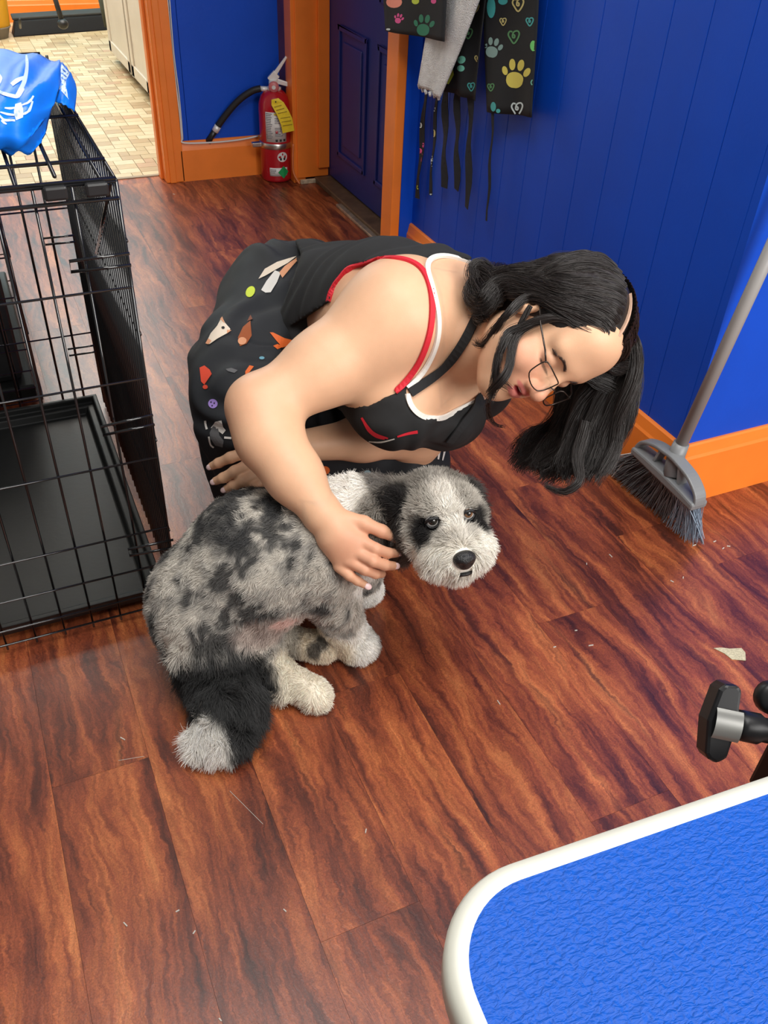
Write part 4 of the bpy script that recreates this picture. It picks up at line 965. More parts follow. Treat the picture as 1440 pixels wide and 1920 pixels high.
# ------------------------------------------------------------------ dog
dog = thing('dog', (0.30, 1.08, 0), 'grey merle and white fluffy dog sitting on the wooden floor', 'dog')
Dx = camvec(.964, .198, -.178); Dz = camvec(.25, -.45, .86); Dz /= np.linalg.norm(Dz); Dx -= Dz*(Dx @ Dz); Dx /= np.linalg.norm(Dx); Dy = np.cross(Dz, Dx)
DH = W(821, 951, 1.42); DR = np.stack([Dx, Dy, Dz], 1)
dl = lambda x, y, z: DH + Dx*x + Dy*y + Dz*z
dog_p = [
    sph(W(390, 1128, 1.53), .088), ell(W(396, 1164, 1.53), (.084, .078, .072), k=.05),
    cap(W(400, 1110, 1.53), W(480, 1042, 1.51), .094, .102, .05), cap(W(480, 1042, 1.51), W(590, 1022, 1.50), .100, .090, .05),
    sph(W(510, 1072, 1.51), .082, .05),
    cap(W(600, 1018, 1.50), W(672, 978, 1.50), .080, .066, .05), cap(W(672, 978, 1.50), dl(-.02, -.02, -.04), .066, .052, .04),
    # near fore leg
    cap(W(612, 1065, 1.475), W(630, 1130, 1.52), .050, .037, .03), cap(W(630, 1130, 1.52), Zp(640, 1168, .080), .036, .036, .02), cap(Zp(640, 1168, .080), Zp(652, 1196, .035), .037, .036, .02),
    ell(Zp(668, 1206, .030), (.036, .043, .029), k=.02), sph(Zp(686, 1212, .024), .023, .012), sph(Zp(668, 1222, .022), .021, .012),
    # far fore leg
    cap(W(672, 1040, 1.54), Zp(678, 1095, .06), .045, .034, .03), ell(Zp(684, 1106, .028), (.036, .034, .028), k=.02), sph(Zp(692, 1096, .05), .020, .015),
    # near hind leg, stretched forward
    cap(W(410, 1180, 1.535), W(465, 1195, 1.545), .072, .052, .04), cap(W(465, 1195, 1.545), Zp(508, 1256, .035), .044, .030, .03), cap(Zp(508, 1256, .035), Zp(582, 1296, .028), .029, .027, .015),
    ell(Zp(592, 1303, .026), (.027, .030, .024), k=.012), sph(Zp(600, 1312, .020), .017, .012),
    # far hind leg, sole towards the viewer
    cap(W(500, 1165, 1.60), Zp(525, 1200, .035), .036, .030, .02), cap(Zp(525, 1200, .035), Zp(580, 1208, .032), .029, .026, .015), ell(Zp(598, 1213, .030), (.030, .024, .028), k=.012), sph(Zp(613, 1222, .025), .017, .01),
    # pink belly bump
    ell(W(528, 1160, 1.50), (.026, .016, .016), k=.015),
    # tail
    cap(Zp(365, 1225, .05), Zp(405, 1270, .052), .038, .046, .02), cap(Zp(405, 1270, .052), Zp(432, 1322, .050), .046, .048, .03), cap(Zp(432, 1322, .048), Zp(420, 1372, .034), .044, .034, .03), cap(Zp(420, 1372, .034), Zp(376, 1392, .024), .032, .020, .02),
    # head
    ell(dl(0, .008, -.006), (.055, .040, .060), DR, .02), cap(dl(0, -.012, .045), dl(0, -.032, .095), .044, .036, .03),
    ell(dl(-.026, -.040, .074), (.031, .029, .036), DR, .02), ell(dl(.027, -.040, .074), (.031, .029, .036), DR, .02), ell(dl(0, -.055, .080), (.030, .018, .031), DR, .02),
    ell(dl(-.034, -.02, .028), (.034, .045, .036), DR, .02), ell(dl(.034, -.02, .028), (.030, .040, .034), DR, .02),
    ell(dl(0, .018, .040), (.044, .024, .026), DR, .015), sph(dl(-.029, .030, .050), .014, .010), sph(dl(.029, .030, .050), .014, .010),
    sph(dl(-.0295, .015, .073), .013, .008, '-'), sph(dl(.0295, .015, .073), .013, .008, '-'),
    ell(dl(-.062, -.026, -.012), (.016, .056, .036), DR, .012), ell(dl(.060, -.022, -.012), (.014, .050, .032), DR, .012),
]
Fd = Field((0.0, 0.72, -0.02), (0.80, 1.36, 0.52), 0.004, dog_p)
Fd.F = np.maximum(Fd.F, -(Fd.full()[2] - f32(0.001)))
DV, DF = Fd.net(); DV = relax(DV, DF, 2); DV[:, 2] = np.maximum(DV[:, 2], 0.0005)
DN = normals(DV, DF)
def near_w(P, c, r, soft=0.35):
    """1 inside an ellipsoid/sphere, fading to 0"""
    d = np.linalg.norm((P-np.asarray(c))/np.asarray(r), axis=1); return np.clip((1+soft-d)/soft, 0, 1)
G = lambda r, g, b: np.array(srgb(r, g, b))
LT, MD, DK, WH, CRM = G(204, 198, 188), G(140, 137, 132), G(60, 60, 61), G(248, 244, 236), G(240, 226, 204)
def lerp(a, b, w): return a*(1-w[:, None]) + b*w[:, None]
def dog_color(P):
    n1 = 0.42*vnoise(P, 24, 1)+0.36*vnoise(P*np.array([1, 1, .8]), 55, 2)+0.22*vnoise(P, 120, 3); n2 = vnoise(P, 60, 5)
    c = lerp(np.tile(LT, (len(P), 1)), np.tile(MD, (len(P), 1)), np.clip((n1-0.42)/0.10, 0, 1)*.65)
    c = lerp(c, np.tile(DK, (len(P), 1)), np.clip((n1-0.565)/0.06, 0, 1)*0.85)
    q = PX(P); L = (P-DH) @ DR
    W_ = lambda w, col, c: lerp(c, np.tile(col, (len(P), 1)), np.clip(w, 0, 1))
    # dark saddle along the back, darker haunch
    c = W_(near_w(P, W(470, 945, 1.47), (.09, .10, .05))*np.clip((n1-.38)/.12, 0, 1)*.85, DK, c)
    c = W_(near_w(P, W(635, 905, 1.5), (.045, .05, .05))*.8, G(78, 74, 72), c)
    # belly lighter and pink
    c = W_(near_w(P, W(520, 1155, 1.50), (.075, .06, .04))*.75, G(196, 178, 168), c)
    c = W_(near_w(P, W(530, 1160, 1.48), (.022, .026, .018)), G(222, 190, 180), c)
    # white neck band and chest
    c = W_(near_w(P, W(672, 930, 1.47), (.042, .075, .075), .25), WH, c)
    c = W_(near_w(P, W(725, 935, 1.47), (.028, .06, .07), .3)*.85, G(88, 82, 78), c)
    c = W_(near_w(P, W(700, 1060, 1.50), (.06, .05, .05)), WH, c)
    # legs white below
    hh = P[:, 2]
    c = W_(near_w(P, W(645, 1190, 1.58), (.075, .085, .085), .2)*np.clip((.105-hh + (n2-.5)*.03)/.02, 0, 1), WH, c)
    c = W_(near_w(P, W(690, 1105, 1.75), (.075, .075, .07), .2), WH, c)
    c = W_(near_w(P, Zp(575, 1292, .03), (.082, .075, .07), .45), G(244, 234, 216), c)
    c = W_(near_w(P, Zp(590, 1214, .03), (.070, .06, .06), .35), CRM, c)
    c = W_(near_w(P, Zp(520, 1205, .04), (.035, .04, .05), .4)*.6, MD, c)
    for x_, y_, r_p in ((587, 1219, .012), (603, 1206, .010)): c = W_(near_w(P, Zp(x_, y_, .05), (r_p, r_p, .02), .5)*.85, G(64, 60, 58), c)   # dark pads
    # tail
    c = W_(near_w(P, Zp(415, 1310, .05), (.095, .105, .10), .15), G(66, 66, 66), c)
    c = W_(near_w(P, Zp(368, 1402, .03), (.050, .046, .07), .25), WH, c)
    # head
    inh = np.clip((L[:, 2]+.055)/.02, 0, 1)*near_w(P, DH+Dz*.03-Dy*.02, .135, .1)
    c = W_(inh, G(180, 174, 164), c)
    c = W_(inh*np.clip((.024-np.abs(L[:, 0]))/.016, 0, 1)*np.clip((L[:, 1]+.01)/.02, 0, 1), G(244, 238, 228), c)             # blaze
    c = W_(inh*np.clip((.012-L[:, 2]+.25*L[:, 1])/.03, 0, 1)*np.clip((L[:, 1]+.01)/.03, 0, 1)*.8, G(128, 122, 114), c)  # crown behind
    c = W_(inh*np.clip((L[:, 2]-.048)/.02, 0, 1)*np.clip((.002-L[:, 1])/.012, 0, 1), G(246, 240, 228), c)      # muzzle
    for s in (-1, 1):
        c = W_(inh*near_w(L, (s*.036, -.009, .052), (.017, .026, .030), .4), G(40, 38, 38), c)                 # eye patches
        c = W_(inh*near_w(L, (s*.066, -.024, -.012), (.022, .066, .048), .2), G(70, 66, 64), c)               # ears
    c = W_(inh*near_w(L, (-.056, .0, -.01), (.018, .05, .03), .3)*.9, G(36, 34, 34), c)
    c = W_(inh*near_w(L, (-.048, -.05, .012), (.024, .04, .034), .5)*.6, G(120, 108, 100), c)
    return c
DC = dog_color(DV)
FURM = mat('fur', (0.5, 0.5, 0.5), 0.75, attr='col', spec=0.2)
dogb = link('body', np_mesh('dog_body', DV, DF, DC), FURM, dog, True)
rg = np.random.default_rng(11)
# strand density and length by region
wv = np.ones(len(DV)); wv[DV[:, 2] < 0.006] = 0.05
wv *= 1 + 1.6*near_w(DV, DH+Dz*.04-Dy*.02, .11, .2) + 0.6*near_w(DV, Zp(410, 1330, .04), .12, .2)
NS = 190000
FP, FN = sample(DV, DF, DN, NS, rg, wv)
FC = dog_color(FP)
L = (FP-DH) @ DR
Ln = np.full(NS, .0085)
wt = near_w(FP, Zp(405, 1335, .04), (.12, .13, .12), .15); Ln = Ln*(1-wt)+.024*wt
wh = near_w(FP, DH+Dz*.02-Dy*.01, .12, .1)*(L[:, 2] > -.05); Ln = Ln*(1-wh)+.011*wh
mz = wh*np.clip((L[:, 2]-.045)/.02, 0, 1)*np.clip((.005-L[:, 1])/.02, 0, 1); Ln = Ln*(1-mz)+.014*mz
er = wh*np.clip((np.abs(L[:, 0])-.048)/.012, 0, 1)*(L[:, 2] < .03); Ln = Ln*(1-er)+.019*er
pw = np.clip((.11-FP[:, 2])/.03, 0, 1)*(FP[:, 0] > .33); Ln = Ln*(1-pw)+.0068*pw
wn = near_w(FP, W(690, 960, 1.47), (.07, .09, .09), .3); Ln = Ln + .005*wn
Ln *= rg.uniform(.55, 1.25, NS)
# flow
flow = np.tile(np.array([-.55, .05, -.55]), (NS, 1))                       # body: back towards rump and down
flow = flow*(1-wt[:, None]) + wt[:, None]*np.array([-.10, -.85, -.25])
legs = pw; flow = flow*(1-legs[:, None]) + legs[:, None]*np.array([.25, -.35, -.7])
rad_ = FP - (DH + Dz*.085 - Dy*.012); rad_ -= (rad_ @ Dz)[:, None]*Dz; rad_ /= np.linalg.norm(rad_, axis=1, keepdims=True)+1e-9
fh = rad_*.75 - Dz*.45 + np.array([0, 0, -.25]); flow = flow*(1-wh[:, None]) + wh[:, None]*fh
fm = rad_*.55 + np.array([0, 0, -.75]) - Dz*.05; flow = flow*(1-mz[:, None]) + mz[:, None]*fm
fe = np.array([0, 0, -1.0]) - Dz*.1; flow = flow*(1-er[:, None]) + er[:, None]*fe
cl_ = np.stack([vnoise(FP, 70, 21), vnoise(FP, 70, 22), vnoise(FP, 70, 23)], 1)-.5
flow = flow + cl_*1.1 + rg.normal(0, .16, (NS, 3))
flow -= (flow*FN).sum(1)[:, None]*FN*np.clip((flow*FN).sum(1) < 0, 0, 1)[:, None]
d1 = FN*.55 + flow*.75; d1 /= np.linalg.norm(d1, axis=1, keepdims=True)
d2 = FN*.12 + flow + cl_*.8; d2 /= np.linalg.norm(d2, axis=1, keepdims=True)
S = np.stack([FP-FN*.001, FP+d1*Ln[:, None]*.4, FP+d1*Ln[:, None]*.55+d2*Ln[:, None]*.3, FP+d1*Ln[:, None]*.6+d2*Ln[:, None]*.6], 1)
S[:, :, 2] = np.maximum(S[:, :, 2], 0.001)
keep = ~((np.linalg.norm(FP-dl(-.029, .013, .07), axis=1) < .0125) | (np.linalg.norm(FP-dl(.029, .013, .07), axis=1) < .0125) | (np.linalg.norm(FP-dl(0, -.026, .135), axis=1) < .021))
for s_e in (-1, 1):
    for q_ in range(4): keep &= np.linalg.norm(S[:, q_]-dl(s_e*.029, .014, .073), axis=1) > .0115
mouth_ = np.array([dl(-.016, -.057, .116), dl(-.009, -.054, .122), dl(-.004, -.052, .128), dl(0, -.052, .128), dl(.007, -.053, .126), dl(.013, -.056, .118)])
for q_ in range(4):
    for c_ in mouth_: keep &= np.linalg.norm(S[:, q_]-c_, axis=1) > .006
    keep &= np.linalg.norm(S[:, q_]-dl(0, -.026, .136), axis=1) > .017
keep &= ~((near_w(FP, W(530, 1160, 1.48), (.024, .03, .018), .2) > .3) & (rg.random(NS) < .8))
FC = np.clip(FC*rg.uniform(.72, 1.28, NS)[:, None], 0, 1)
hair_object('fur', S[keep], FC[keep], np.full(keep.sum(), .00040), FURM, dog)
NOSE = mat('dog_nose_black', (0.010, 0.010, 0.011), 0.28, bump=0.3, bscale=500)
nf = Field(dl(0, -.026, .132)-.035, dl(0, -.026, .132)+.035, 0.0012, [ell(dl(0, -.024, .128), (.0182, .0130, .014), DR, .004), ell(dl(0, -.033, .126), (.013, .010, .012), DR, .006), sph(dl(-.0085, -.030, .1415), .0042, .003, '-'), sph(dl(.0085, -.030, .1415), .0042, .003, '-')])
V, F = nf.net(); link('nose', np_mesh('nose', relax(V, F, 2), F), NOSE, dog, True)
MB().tube(smooth_pts([dl(-.018, -.057, .116), dl(-.007, -.053, .126), dl(.005, -.053, .127), dl(.013, -.055, .120)], 4), .0034, 8).build('mouth', NOSE, dog, True)
EYE = mat('dog_eye_dark', (0.012, 0.009, 0.007), 0.04, coat=1.0)
EYEW = mat('dog_eye_white', (0.62, 0.60, 0.58), 0.12)
EYEB = mat('dog_iris_brown', srgb(120, 84, 56), 0.08, coat=1.0)
for s in (-1, 1):
    c = dl(s*.0290, .015, .0615); look = Dz*.9 + Dy*.35 + Dx*(-.02); look /= np.linalg.norm(look)
    e = MB().ell(c, (.0112,)*3, nu=20, nv=14).build('eye', EYEW, dog, True)
    MB().lathe([(.0, .0118), (.0030, .0114), (.0058, .0103), (.0070, .0094), (.0074, .0085)], c, ax=look, n=20).build('iris', EYEB if s > 0 else EYE, e, True)
    MB().lathe([(.0, .0124), (.0026, .0119), (.0040, .0112)], c, ax=look, n=16).build('pupil', EYE, e, True)
    lid = smooth_pts([c + Dx*x + Dy*y + Dz*z for x, y, z in ((-.0115, -.001, .004), (-.007, .0065, .0095), (0, .0085, .0105), (.007, .0065, .0095), (.0115, -.001, .004))], 4)
    MB().tube(lid, .0026, 8).build('eyelid', NOSE, e, True)
    lid = smooth_pts([c + Dx*x + Dy*y + Dz*z for x, y, z in ((-.0115, -.001, .004), (-.006, -.0075, .0085), (0, -.0095, .0085), (.006, -.0075, .0085), (.0115, -.001, .004))], 4)
    MB().tube(lid, .0018, 8).build('eyelid', NOSE, e, True)

# ------------------------------------------------------------------ person crouching behind the dog
per = thing('person', (0.62, 1.55, 0), 'person in black tank top and printed apron crouching, petting the dog', 'person')
Hf = camvec(.0, -.89, .45); Hf /= np.linalg.norm(Hf); Hu = camvec(.88, .22, .42); Hu -= Hf*(Hu @ Hf); Hu /= np.linalg.norm(Hu); Hr = np.cross(Hf, Hu)
HO = W(1028, 622, 1.42); HR = np.stack([Hr, Hf, Hu], 1)
hl = lambda x, y, z: HO + Hr*x + Hf*y + Hu*z           # her right, forward, up
# skeleton points
SHR, ELR, WRR = W(742, 590, 1.475), W(490, 766, 1.44), W(606, 966, 1.405)
SHL, ELL, WRL = W(885, 705, 1.72), W(785, 822, 1.79), W(548, 838, 1.63)
torso = [
    ell(W(560, 600, 1.93), (.15, .15, .15), k=.05), cap(W(575, 600, 1.90), W(650, 598, 1.76), .145, .128, .06), cap(W(650, 598, 1.76), W(735, 596, 1.63), .128, .125, .06), cap(W(735, 596, 1.63), W(812, 600, 1.56), .122, .100, .06),
    cap(W(735, 640, 1.66), W(830, 680, 1.64), .11, .09, .05),
    sph(W(745, 750, 1.545), .078, .05), sph(W(835, 768, 1.625), .072, .04), cap(W(700, 690, 1.60), W(745, 740, 1.56), .09, .075, .05),
    sph(SHL, .072, .05), cap(W(820, 590, 1.60), SHL, .085, .070, .05),
]
shoulder = [cap(W(800, 575, 1.53), SHR, .088, .082, .05)]
def fing(pts, rs, k=.005): return [cap(pts[i], pts[i+1], rs[i], rs[i+1], k) for i in range(len(pts)-1)]
armR = [cap(SHR, W(608, 688, 1.465), .078, .061, .05), cap(W(608, 688, 1.465), ELR, .061, .049, .03),
        sph(W(477, 758, 1.45), .040, .03), cap(ELR, W(505, 822, 1.43), .049, .051, .03), cap(W(505, 822, 1.43), W(552, 892, 1.42), .051, .043, .03), cap(W(552, 892, 1.42), WRR, .043, .0285, .03)]
handR = [cap(WRR, W(640, 1000, 1.400), .029, .027, .02), cap(W(636, 995, 1.40), W(672, 1006, 1.400), .024, .015, .015), cap(W(636, 1000, 1.40), W(672, 1026, 1.398), .024, .015, .015),
         cap(W(630, 1008, 1.40), W(660, 1046, 1.400), .023, .0145, .015), cap(W(622, 1012, 1.402), W(642, 1060, 1.408), .021, .013, .015),
         *fing([W(628, 970, 1.395), W(682, 981, 1.392), W(716, 996, 1.400), W(744, 1010, 1.412)], [.017, .0118, .0102, .0080], .006),
         *fing([W(668, 1011, 1.398), W(704, 1029, 1.388), W(728, 1037, 1.402), W(743, 1037, 1.418)], [.0120, .0098, .0086, .0074], .003),
         *fing([W(666, 1034, 1.396), W(699, 1052, 1.384), W(722, 1060, 1.398), W(738, 1061, 1.414)], [.0120, .0098, .0086, .0074], .003),
         *fing([W(654, 1051, 1.398), W(684, 1068, 1.392), W(704, 1076, 1.408), W(716, 1076, 1.428)], [.0112, .0092, .0082, .0070], .003),
         *fing([W(636, 1062, 1.406), W(655, 1079, 1.400), W(670, 1089, 1.408), W(685, 1097, 1.418)], [.0102, .0084, .0076, .0064], .003)]
armL = [cap(SHL, ELL, .064, .046, .03), cap(ELL, W(680, 822, 1.70), .044, .041, .03), cap(W(680, 822, 1.70), WRL, .041, .028, .03)]
handL = [cap(WRL, W(512, 858, 1.605), .027, .024, .02), cap(W(515, 852, 1.605), W(468, 846, 1.590), .021, .0135, .015), cap(W(515, 858, 1.605), W(474, 868, 1.585), .022, .0135, .015),
         cap(W(515, 864, 1.60), W(484, 886, 1.585), .021, .013, .015), cap(W(520, 868, 1.60), W(494, 900, 1.590), .019, .012, .015),
         *fing([W(468, 846, 1.588), W(432, 858, 1.575), W(410, 868, 1.590), W(397, 874, 1.605)], [.0118, .0100, .0088, .0075]),
         *fing([W(474, 868, 1.583), W(440, 884, 1.568), W(418, 896, 1.580), W(404, 902, 1.595)], [.0120, .0102, .0090, .0076]),
         *fing([W(484, 886, 1.583), W(456, 902, 1.568), W(438, 911, 1.578), W(424, 917, 1.592)], [.0115, .0098, .0087, .0074]),
         *fing([W(494, 900, 1.586), W(476, 914, 1.574), W(464, 922, 1.582), W(452, 930, 1.592)], [.0102, .0088, .0078, .0067])]
neck = [cap(hl(0, -.015, -.055), W(905, 640, 1.515), .052, .055, .03), cap(W(905, 640, 1.515), W(840, 630, 1.57), .056, .075, .05)]
head = [ell(hl(0, -.012, .048), (.074, .094, .082), HR, .03), ell(hl(0, .030, -.028), (.060, .066, .082), HR, .03), cap(hl(0, .055, -.088), hl(0, .072, -.098), .028, .020, .025),
        cap(hl(.046, .02, -.062), hl(.012, .062, -.092), .026, .022, .03), cap(hl(-.046, .02, -.062), hl(-.012, .062, -.092), .026, .022, .03),
        sph(hl(.036, .060, -.034), .027, .02), sph(hl(-.036, .060, -.034), .027, .02),
        cap(hl(.010, .083, .030), hl(.042, .070, .030), .013, .012, .015), cap(hl(-.010, .083, .030), hl(-.042, .070, .030), .013, .012, .015), ell(hl(0, .058, .062), (.052, .032, .045), HR, .03),
        sph(hl(.032, .103, .006), .017, .012, '-'), sph(hl(-.032, .103, .006), .017, .012, '-'),
        ell(hl(.031, .074, .006), (.017, .0145, .013), HR, .004), ell(hl(-.031, .074, .006), (.017, .0145, .013), HR, .004),
        cap(hl(0, .088, .018), hl(0, .112, -.024), .0085, .0105, .012), sph(hl(0, .112, -.028), .0125, .008), sph(hl(.012, .102, -.032), .0085, .006), sph(hl(-.012, .102, -.032), .0085, .006),
        sph(hl(.006, .108, -.0405), .0036, .003, '-'), sph(hl(-.006, .108, -.0405), .0036, .003, '-'),
        ell(hl(0, .083, -.058), (.030, .018, .020), HR, .015),
        cap(hl(-.023, .087, -.047), hl(0, .101, -.050), .0034, .0048, .005), cap(hl(.023, .087, -.047), hl(0, .101, -.050), .0034, .0048, .005),
        ell(hl(0, .100, -.0585), (.019, .012, .0050), HR, .003, '-'),
        cap(hl(-.021, .086, -.055), hl(0, .096, -.0675), .0036, .0056, .005), cap(hl(.021, .086, -.055), hl(0, .096, -.0675), .0036, .0056, .005),
        ell(hl(.073, -.006, -.002), (.009, .018, .030), HR, .006), ell(hl(-.073, -.006, -.002), (.009, .018, .030), HR, .006), sph(hl(.083, -.004, .002), .010, .004, '-')]
legs_ = [cap(W(540, 610, 1.92), W(462, 760, 1.66), .11, .075, .04), cap(W(462, 760, 1.66), np.append(W(470, 800, 1.74)[:2], .06), .065, .045, .03),
         cap(W(610, 640, 1.97), W(755, 875, 1.87), .11, .07, .04), cap(W(755, 875, 1.87), np.append(W(700, 800, 2.05)[:2], .055), .06, .045, .03)]
torso_in = [ell(W(575, 610, 1.93), (.10, .10, .10), k=.05), cap(W(600, 610, 1.88), W(680, 600, 1.72), .09, .105, .06)] + torso[2:]
torso_in[2] = cap(W(680, 600, 1.72), W(735, 596, 1.63), .105, .122, .06)
skin = torso_in + shoulder + armR + armL + neck + legs_ + head + handR + handL
BOXES = [(HO-.15, HO+.15, .0021)]
for h in (handR, handL):
    lo = np.min([pbox(p)[0] for p in h], 0)-.006; hi = np.max([pbox(p)[1] for p in h], 0)+.006; BOXES.append((lo, hi, .0019))
PLO, PHI = np.array([0.18, 0.80, 0.0]), np.array([1.08, 2.02, 0.86])
Fp = Field(PLO, PHI, .0045, skin); V, F = Fp.net(); V = relax(V, F, 2)
parts_ = []
cF = V[F].mean(1); ins = np.zeros(len(F), bool)
for lo, hi, _ in BOXES: ins |= ((cF > lo+.004) & (cF < hi-.004)).all(1)
parts_.append(prune(V, F[~ins]))
for lo, hi, rs in BOXES:
    f_ = Field(lo-.012, hi+.012, rs, skin); v, q = f_.net(); v = relax(v, q, 2)
    c = v[q].mean(1); m = ((c > lo) & (c < hi)).all(1); parts_.append(prune(v, q[m]))
off = 0; VV = []; QQ = []
for v, q in parts_: VV.append(v); QQ.append(q+off); off += len(v)
VV = np.concatenate(VV); QQ = np.concatenate(QQ)
SK = G(220, 174, 140)
def skin_color(P):
    c = np.tile(SK, (len(P), 1)); n = vnoise(P, 45, 31)*.6+vnoise(P, 140, 32)*.4
    c = c*(0.95+0.10*n)[:, None]
    Lh = (P-HO) @ HR; W_ = lambda w, col, c: lerp(c, np.tile(col, (len(P), 1)), np.clip(w, 0, 1))
    hd = near_w(P, HO, .16, .1)
    c = W_(hd*near_w(Lh, (.038, .070, -.034), (.026, .03, .024), .8)*.30, G(226, 140, 122), c); c = W_(hd*near_w(Lh, (-.038, .070, -.034), (.026, .03, .024), .8)*.30, G(226, 140, 122), c)
    c = W_(hd*near_w(Lh, (0, .115, -.03), (.016, .02, .016), .6)*.35, G(222, 134, 112), c)
    lips = np.clip(near_w(Lh, (0, .098, -.0495), (.023, .018, .0050), .25)+near_w(Lh, (0, .096, -.0665), (.019, .018, .0065), .25), 0, 1)
    c = W_(hd*lips*.75, G(206, 104, 106), c)
    c = W_(hd*near_w(Lh, (0, .088, -.0585), (.018, .012, .0055), .3), G(150, 48, 54), c)
    for s in (1, -1):
        c = W_(hd*near_w(Lh, (s*.031, .086, .004), (.017, .02, .012), .5)*.28, G(176, 118, 98), c)
        c = W_(hd*near_w(Lh, (s*.031, .090, -.0055), (.0155, .012, .0022), .35)*.9, G(40, 26, 24), c)
    # warmer knuckles and elbow
    for p_ in (ELR, W(672, 1020, 1.395), W(700, 1040, 1.39)): c = W_(near_w(P, p_, .04, .9)*.18, G(214, 130, 108), c)
    return c
SKM = mat('skin', SK, 0.48, attr='col', sss=0.12, spec=0.35, bump=0.04, bscale=500)
body_o = link('body', np_mesh('person_body', VV, QQ, skin_color(VV)), SKM, per, True)
# nails
NAIL = mat('pale_pink_nail', srgb(240, 208, 206), 0.22)
def nail(tip, base, s=1.0):
    t = tip-base; t /= np.linalg.norm(t); up_ = CP-tip; up_ /= np.linalg.norm(up_); up_ -= t*(up_ @ t); up_ /= np.linalg.norm(up_); sd = np.cross(t, up_)
    MB().ell(tip + t*.0030*s + up_*.0045*s, (.0055*s, .0078*s, .0022*s), np.stack([sd, t, up_], 1), 12, 8).build('nail', NAIL, body_o, True)
for tb in ((W(744, 1010, 1.411), W(716, 996, 1.400)), (W(743, 1037, 1.417), W(728, 1037, 1.402)), (W(738, 1061, 1.413), W(722, 1060, 1.398)), (W(685, 1097, 1.417), W(670, 1089, 1.408)),
           (W(397, 874, 1.603), W(410, 868, 1.59)), (W(404, 902, 1.593), W(418, 896, 1.58)), (W(424, 917, 1.590), W(438, 911, 1.578)), (W(452, 930, 1.590), W(464, 922, 1.582))): nail(*tb)
MB().tube(smooth_pts([hl(-.013, .0935, -.0535), hl(0, .0985, -.0535), hl(.013, .0935, -.0535)], 5), .0024, 8).build('teeth', mat('teeth', (0.8, 0.78, 0.72), 0.2), body_o, True)

# ------------------------------------------------------------------ clothes
def inpoly(q, poly):
    x, y = q[..., 0], q[..., 1]; c = np.zeros(x.shape, bool); n = len(poly)
    for i in range(n):
        (x0, y0), (x1, y1) = poly[i], poly[(i+1) % n]
        c ^= ((y0 > y) != (y1 > y)) & (x < (x1-x0)*(y-y0)/(y1-y0+1e-12)+x0)
    return c
RED_L = [(618, 566), (622, 545), (640, 515), (665, 497), (710, 486), (755, 487), (788, 503), (804, 535), (809, 575), (805, 620), (791, 665), (771, 700), (743, 736)]
WH_L = [(880, 494), (840, 482), (810, 486), (799, 505), (809, 540), (819, 585), (820, 625), (811, 660), (791, 698), (764, 728)]
WH_C = [(762, 738), (772, 764), (796, 782), (826, 783), (852, 771), (890, 752)]
ARM_CUT = RED_L + [(690, 760), (560, 760), (500, 640)]
NECK_CUT = [(884, 488), (840, 479), (808, 483), (797, 505), (807, 540), (817, 585), (818, 625), (809, 660), (789, 698), (762, 728), (762, 742), (770, 766), (795, 784), (826, 785), (853, 773), (900, 750), (1060, 720), (1060, 420), (900, 420)]
TANK_CUT = [(250, 380), (548, 440), (566, 478), (548, 530), (520, 600), (500, 700), (470, 800), (250, 800)]
def cloth(prims, offs, cuts, lo, hi, res, wrinkle=0.0, seed=0, depth=(1.75, 1.95)):
    f = Field(lo, hi, res, prims); X, Y, Z = f.full(); A = f.F - f32(offs)
    if wrinkle:
        w = f.F < .03; idx = np.argwhere(w); P = f.lo+idx*f.res
        A[w] += (wrinkle*(np.sin(vnoise(P, 7, seed)*26)*.5+vnoise(P, 14, seed+1)-.5)).astype(f32)
    idx = np.argwhere(np.abs(A) < .03); P = f.lo+idx*f.res; q = PX(P); out = np.zeros(len(P), bool)
    for poly, dmax in cuts: out |= inpoly(q, poly) & (q[:, 2] < dmax)
    A[tuple(idx[out].T)] = np.maximum(A[tuple(idx[out].T)], f32(.002))
    V, F = f.net(A); return relax(V, F, 3), F
TANK = mat('black_tank_fabric', srgb(30, 30, 31), 0.9, var=0.10, vscale=60)
V, F = cloth(torso + [cap(W(800, 575, 1.53), W(752, 578, 1.50), .088, .080, .05)], .006, [(ARM_CUT, 1.66), (NECK_CUT, 1.80), (TANK_CUT, 9)], np.array([.38, 1.0, .15]), np.array([1.02, 1.95, .82]), .0045, 0.005, 41)
tank_o = link('tank_top', np_mesh('tank_top', V, F), TANK, per, True)
sb = bvh_of([tank_o, body_o])
REDB = mat('red_binding', srgb(206, 30, 48), 0.7); WHB = mat('white_binding', srgb(232, 228, 220), 0.7); STRAP = mat('black_strap', srgb(26, 27, 29), 0.85)
def band(px, w, t, name, m, parent, bv, off=0.003, nsm=5):
    P = [np.array([x, y, 0.]) for x, y in px]; pts = []; nn = []
    for p in smooth_pts(P, nsm):
        h = hit(bv, p[0], p[1], off)
        if h is None: continue
        pts.append(h[0]); nn.append(h[1])
    pts = np.array(pts); nn = np.array(nn)
    for _ in range(4):
        pts[1:-1] = pts[1:-1]*.5+(pts[:-2]+pts[2:])*.25; nn[1:-1] = nn[1:-1]*.5+(nn[:-2]+nn[2:])*.25
    return MB().ribbon(list(pts), list(nn), w, t).build(name, m, parent, False)
band(RED_L, .0100, .004, 'armhole_binding', REDB, tank_o, sb)
band(WH_L, .0088, .0045, 'neck_binding', WHB, tank_o, sb)
band(WH_C, .0088, .0045, 'neck_binding', WHB, tank_o, sb)
for pts in ([(679, 783), (690, 800), (704, 813), (728, 821)], [(682, 788), (692, 806), (706, 817), (722, 822)]):
    strokes(sb, pts, [4, 5, 5, 3], 'red_print', REDB, tank_o, .0015)
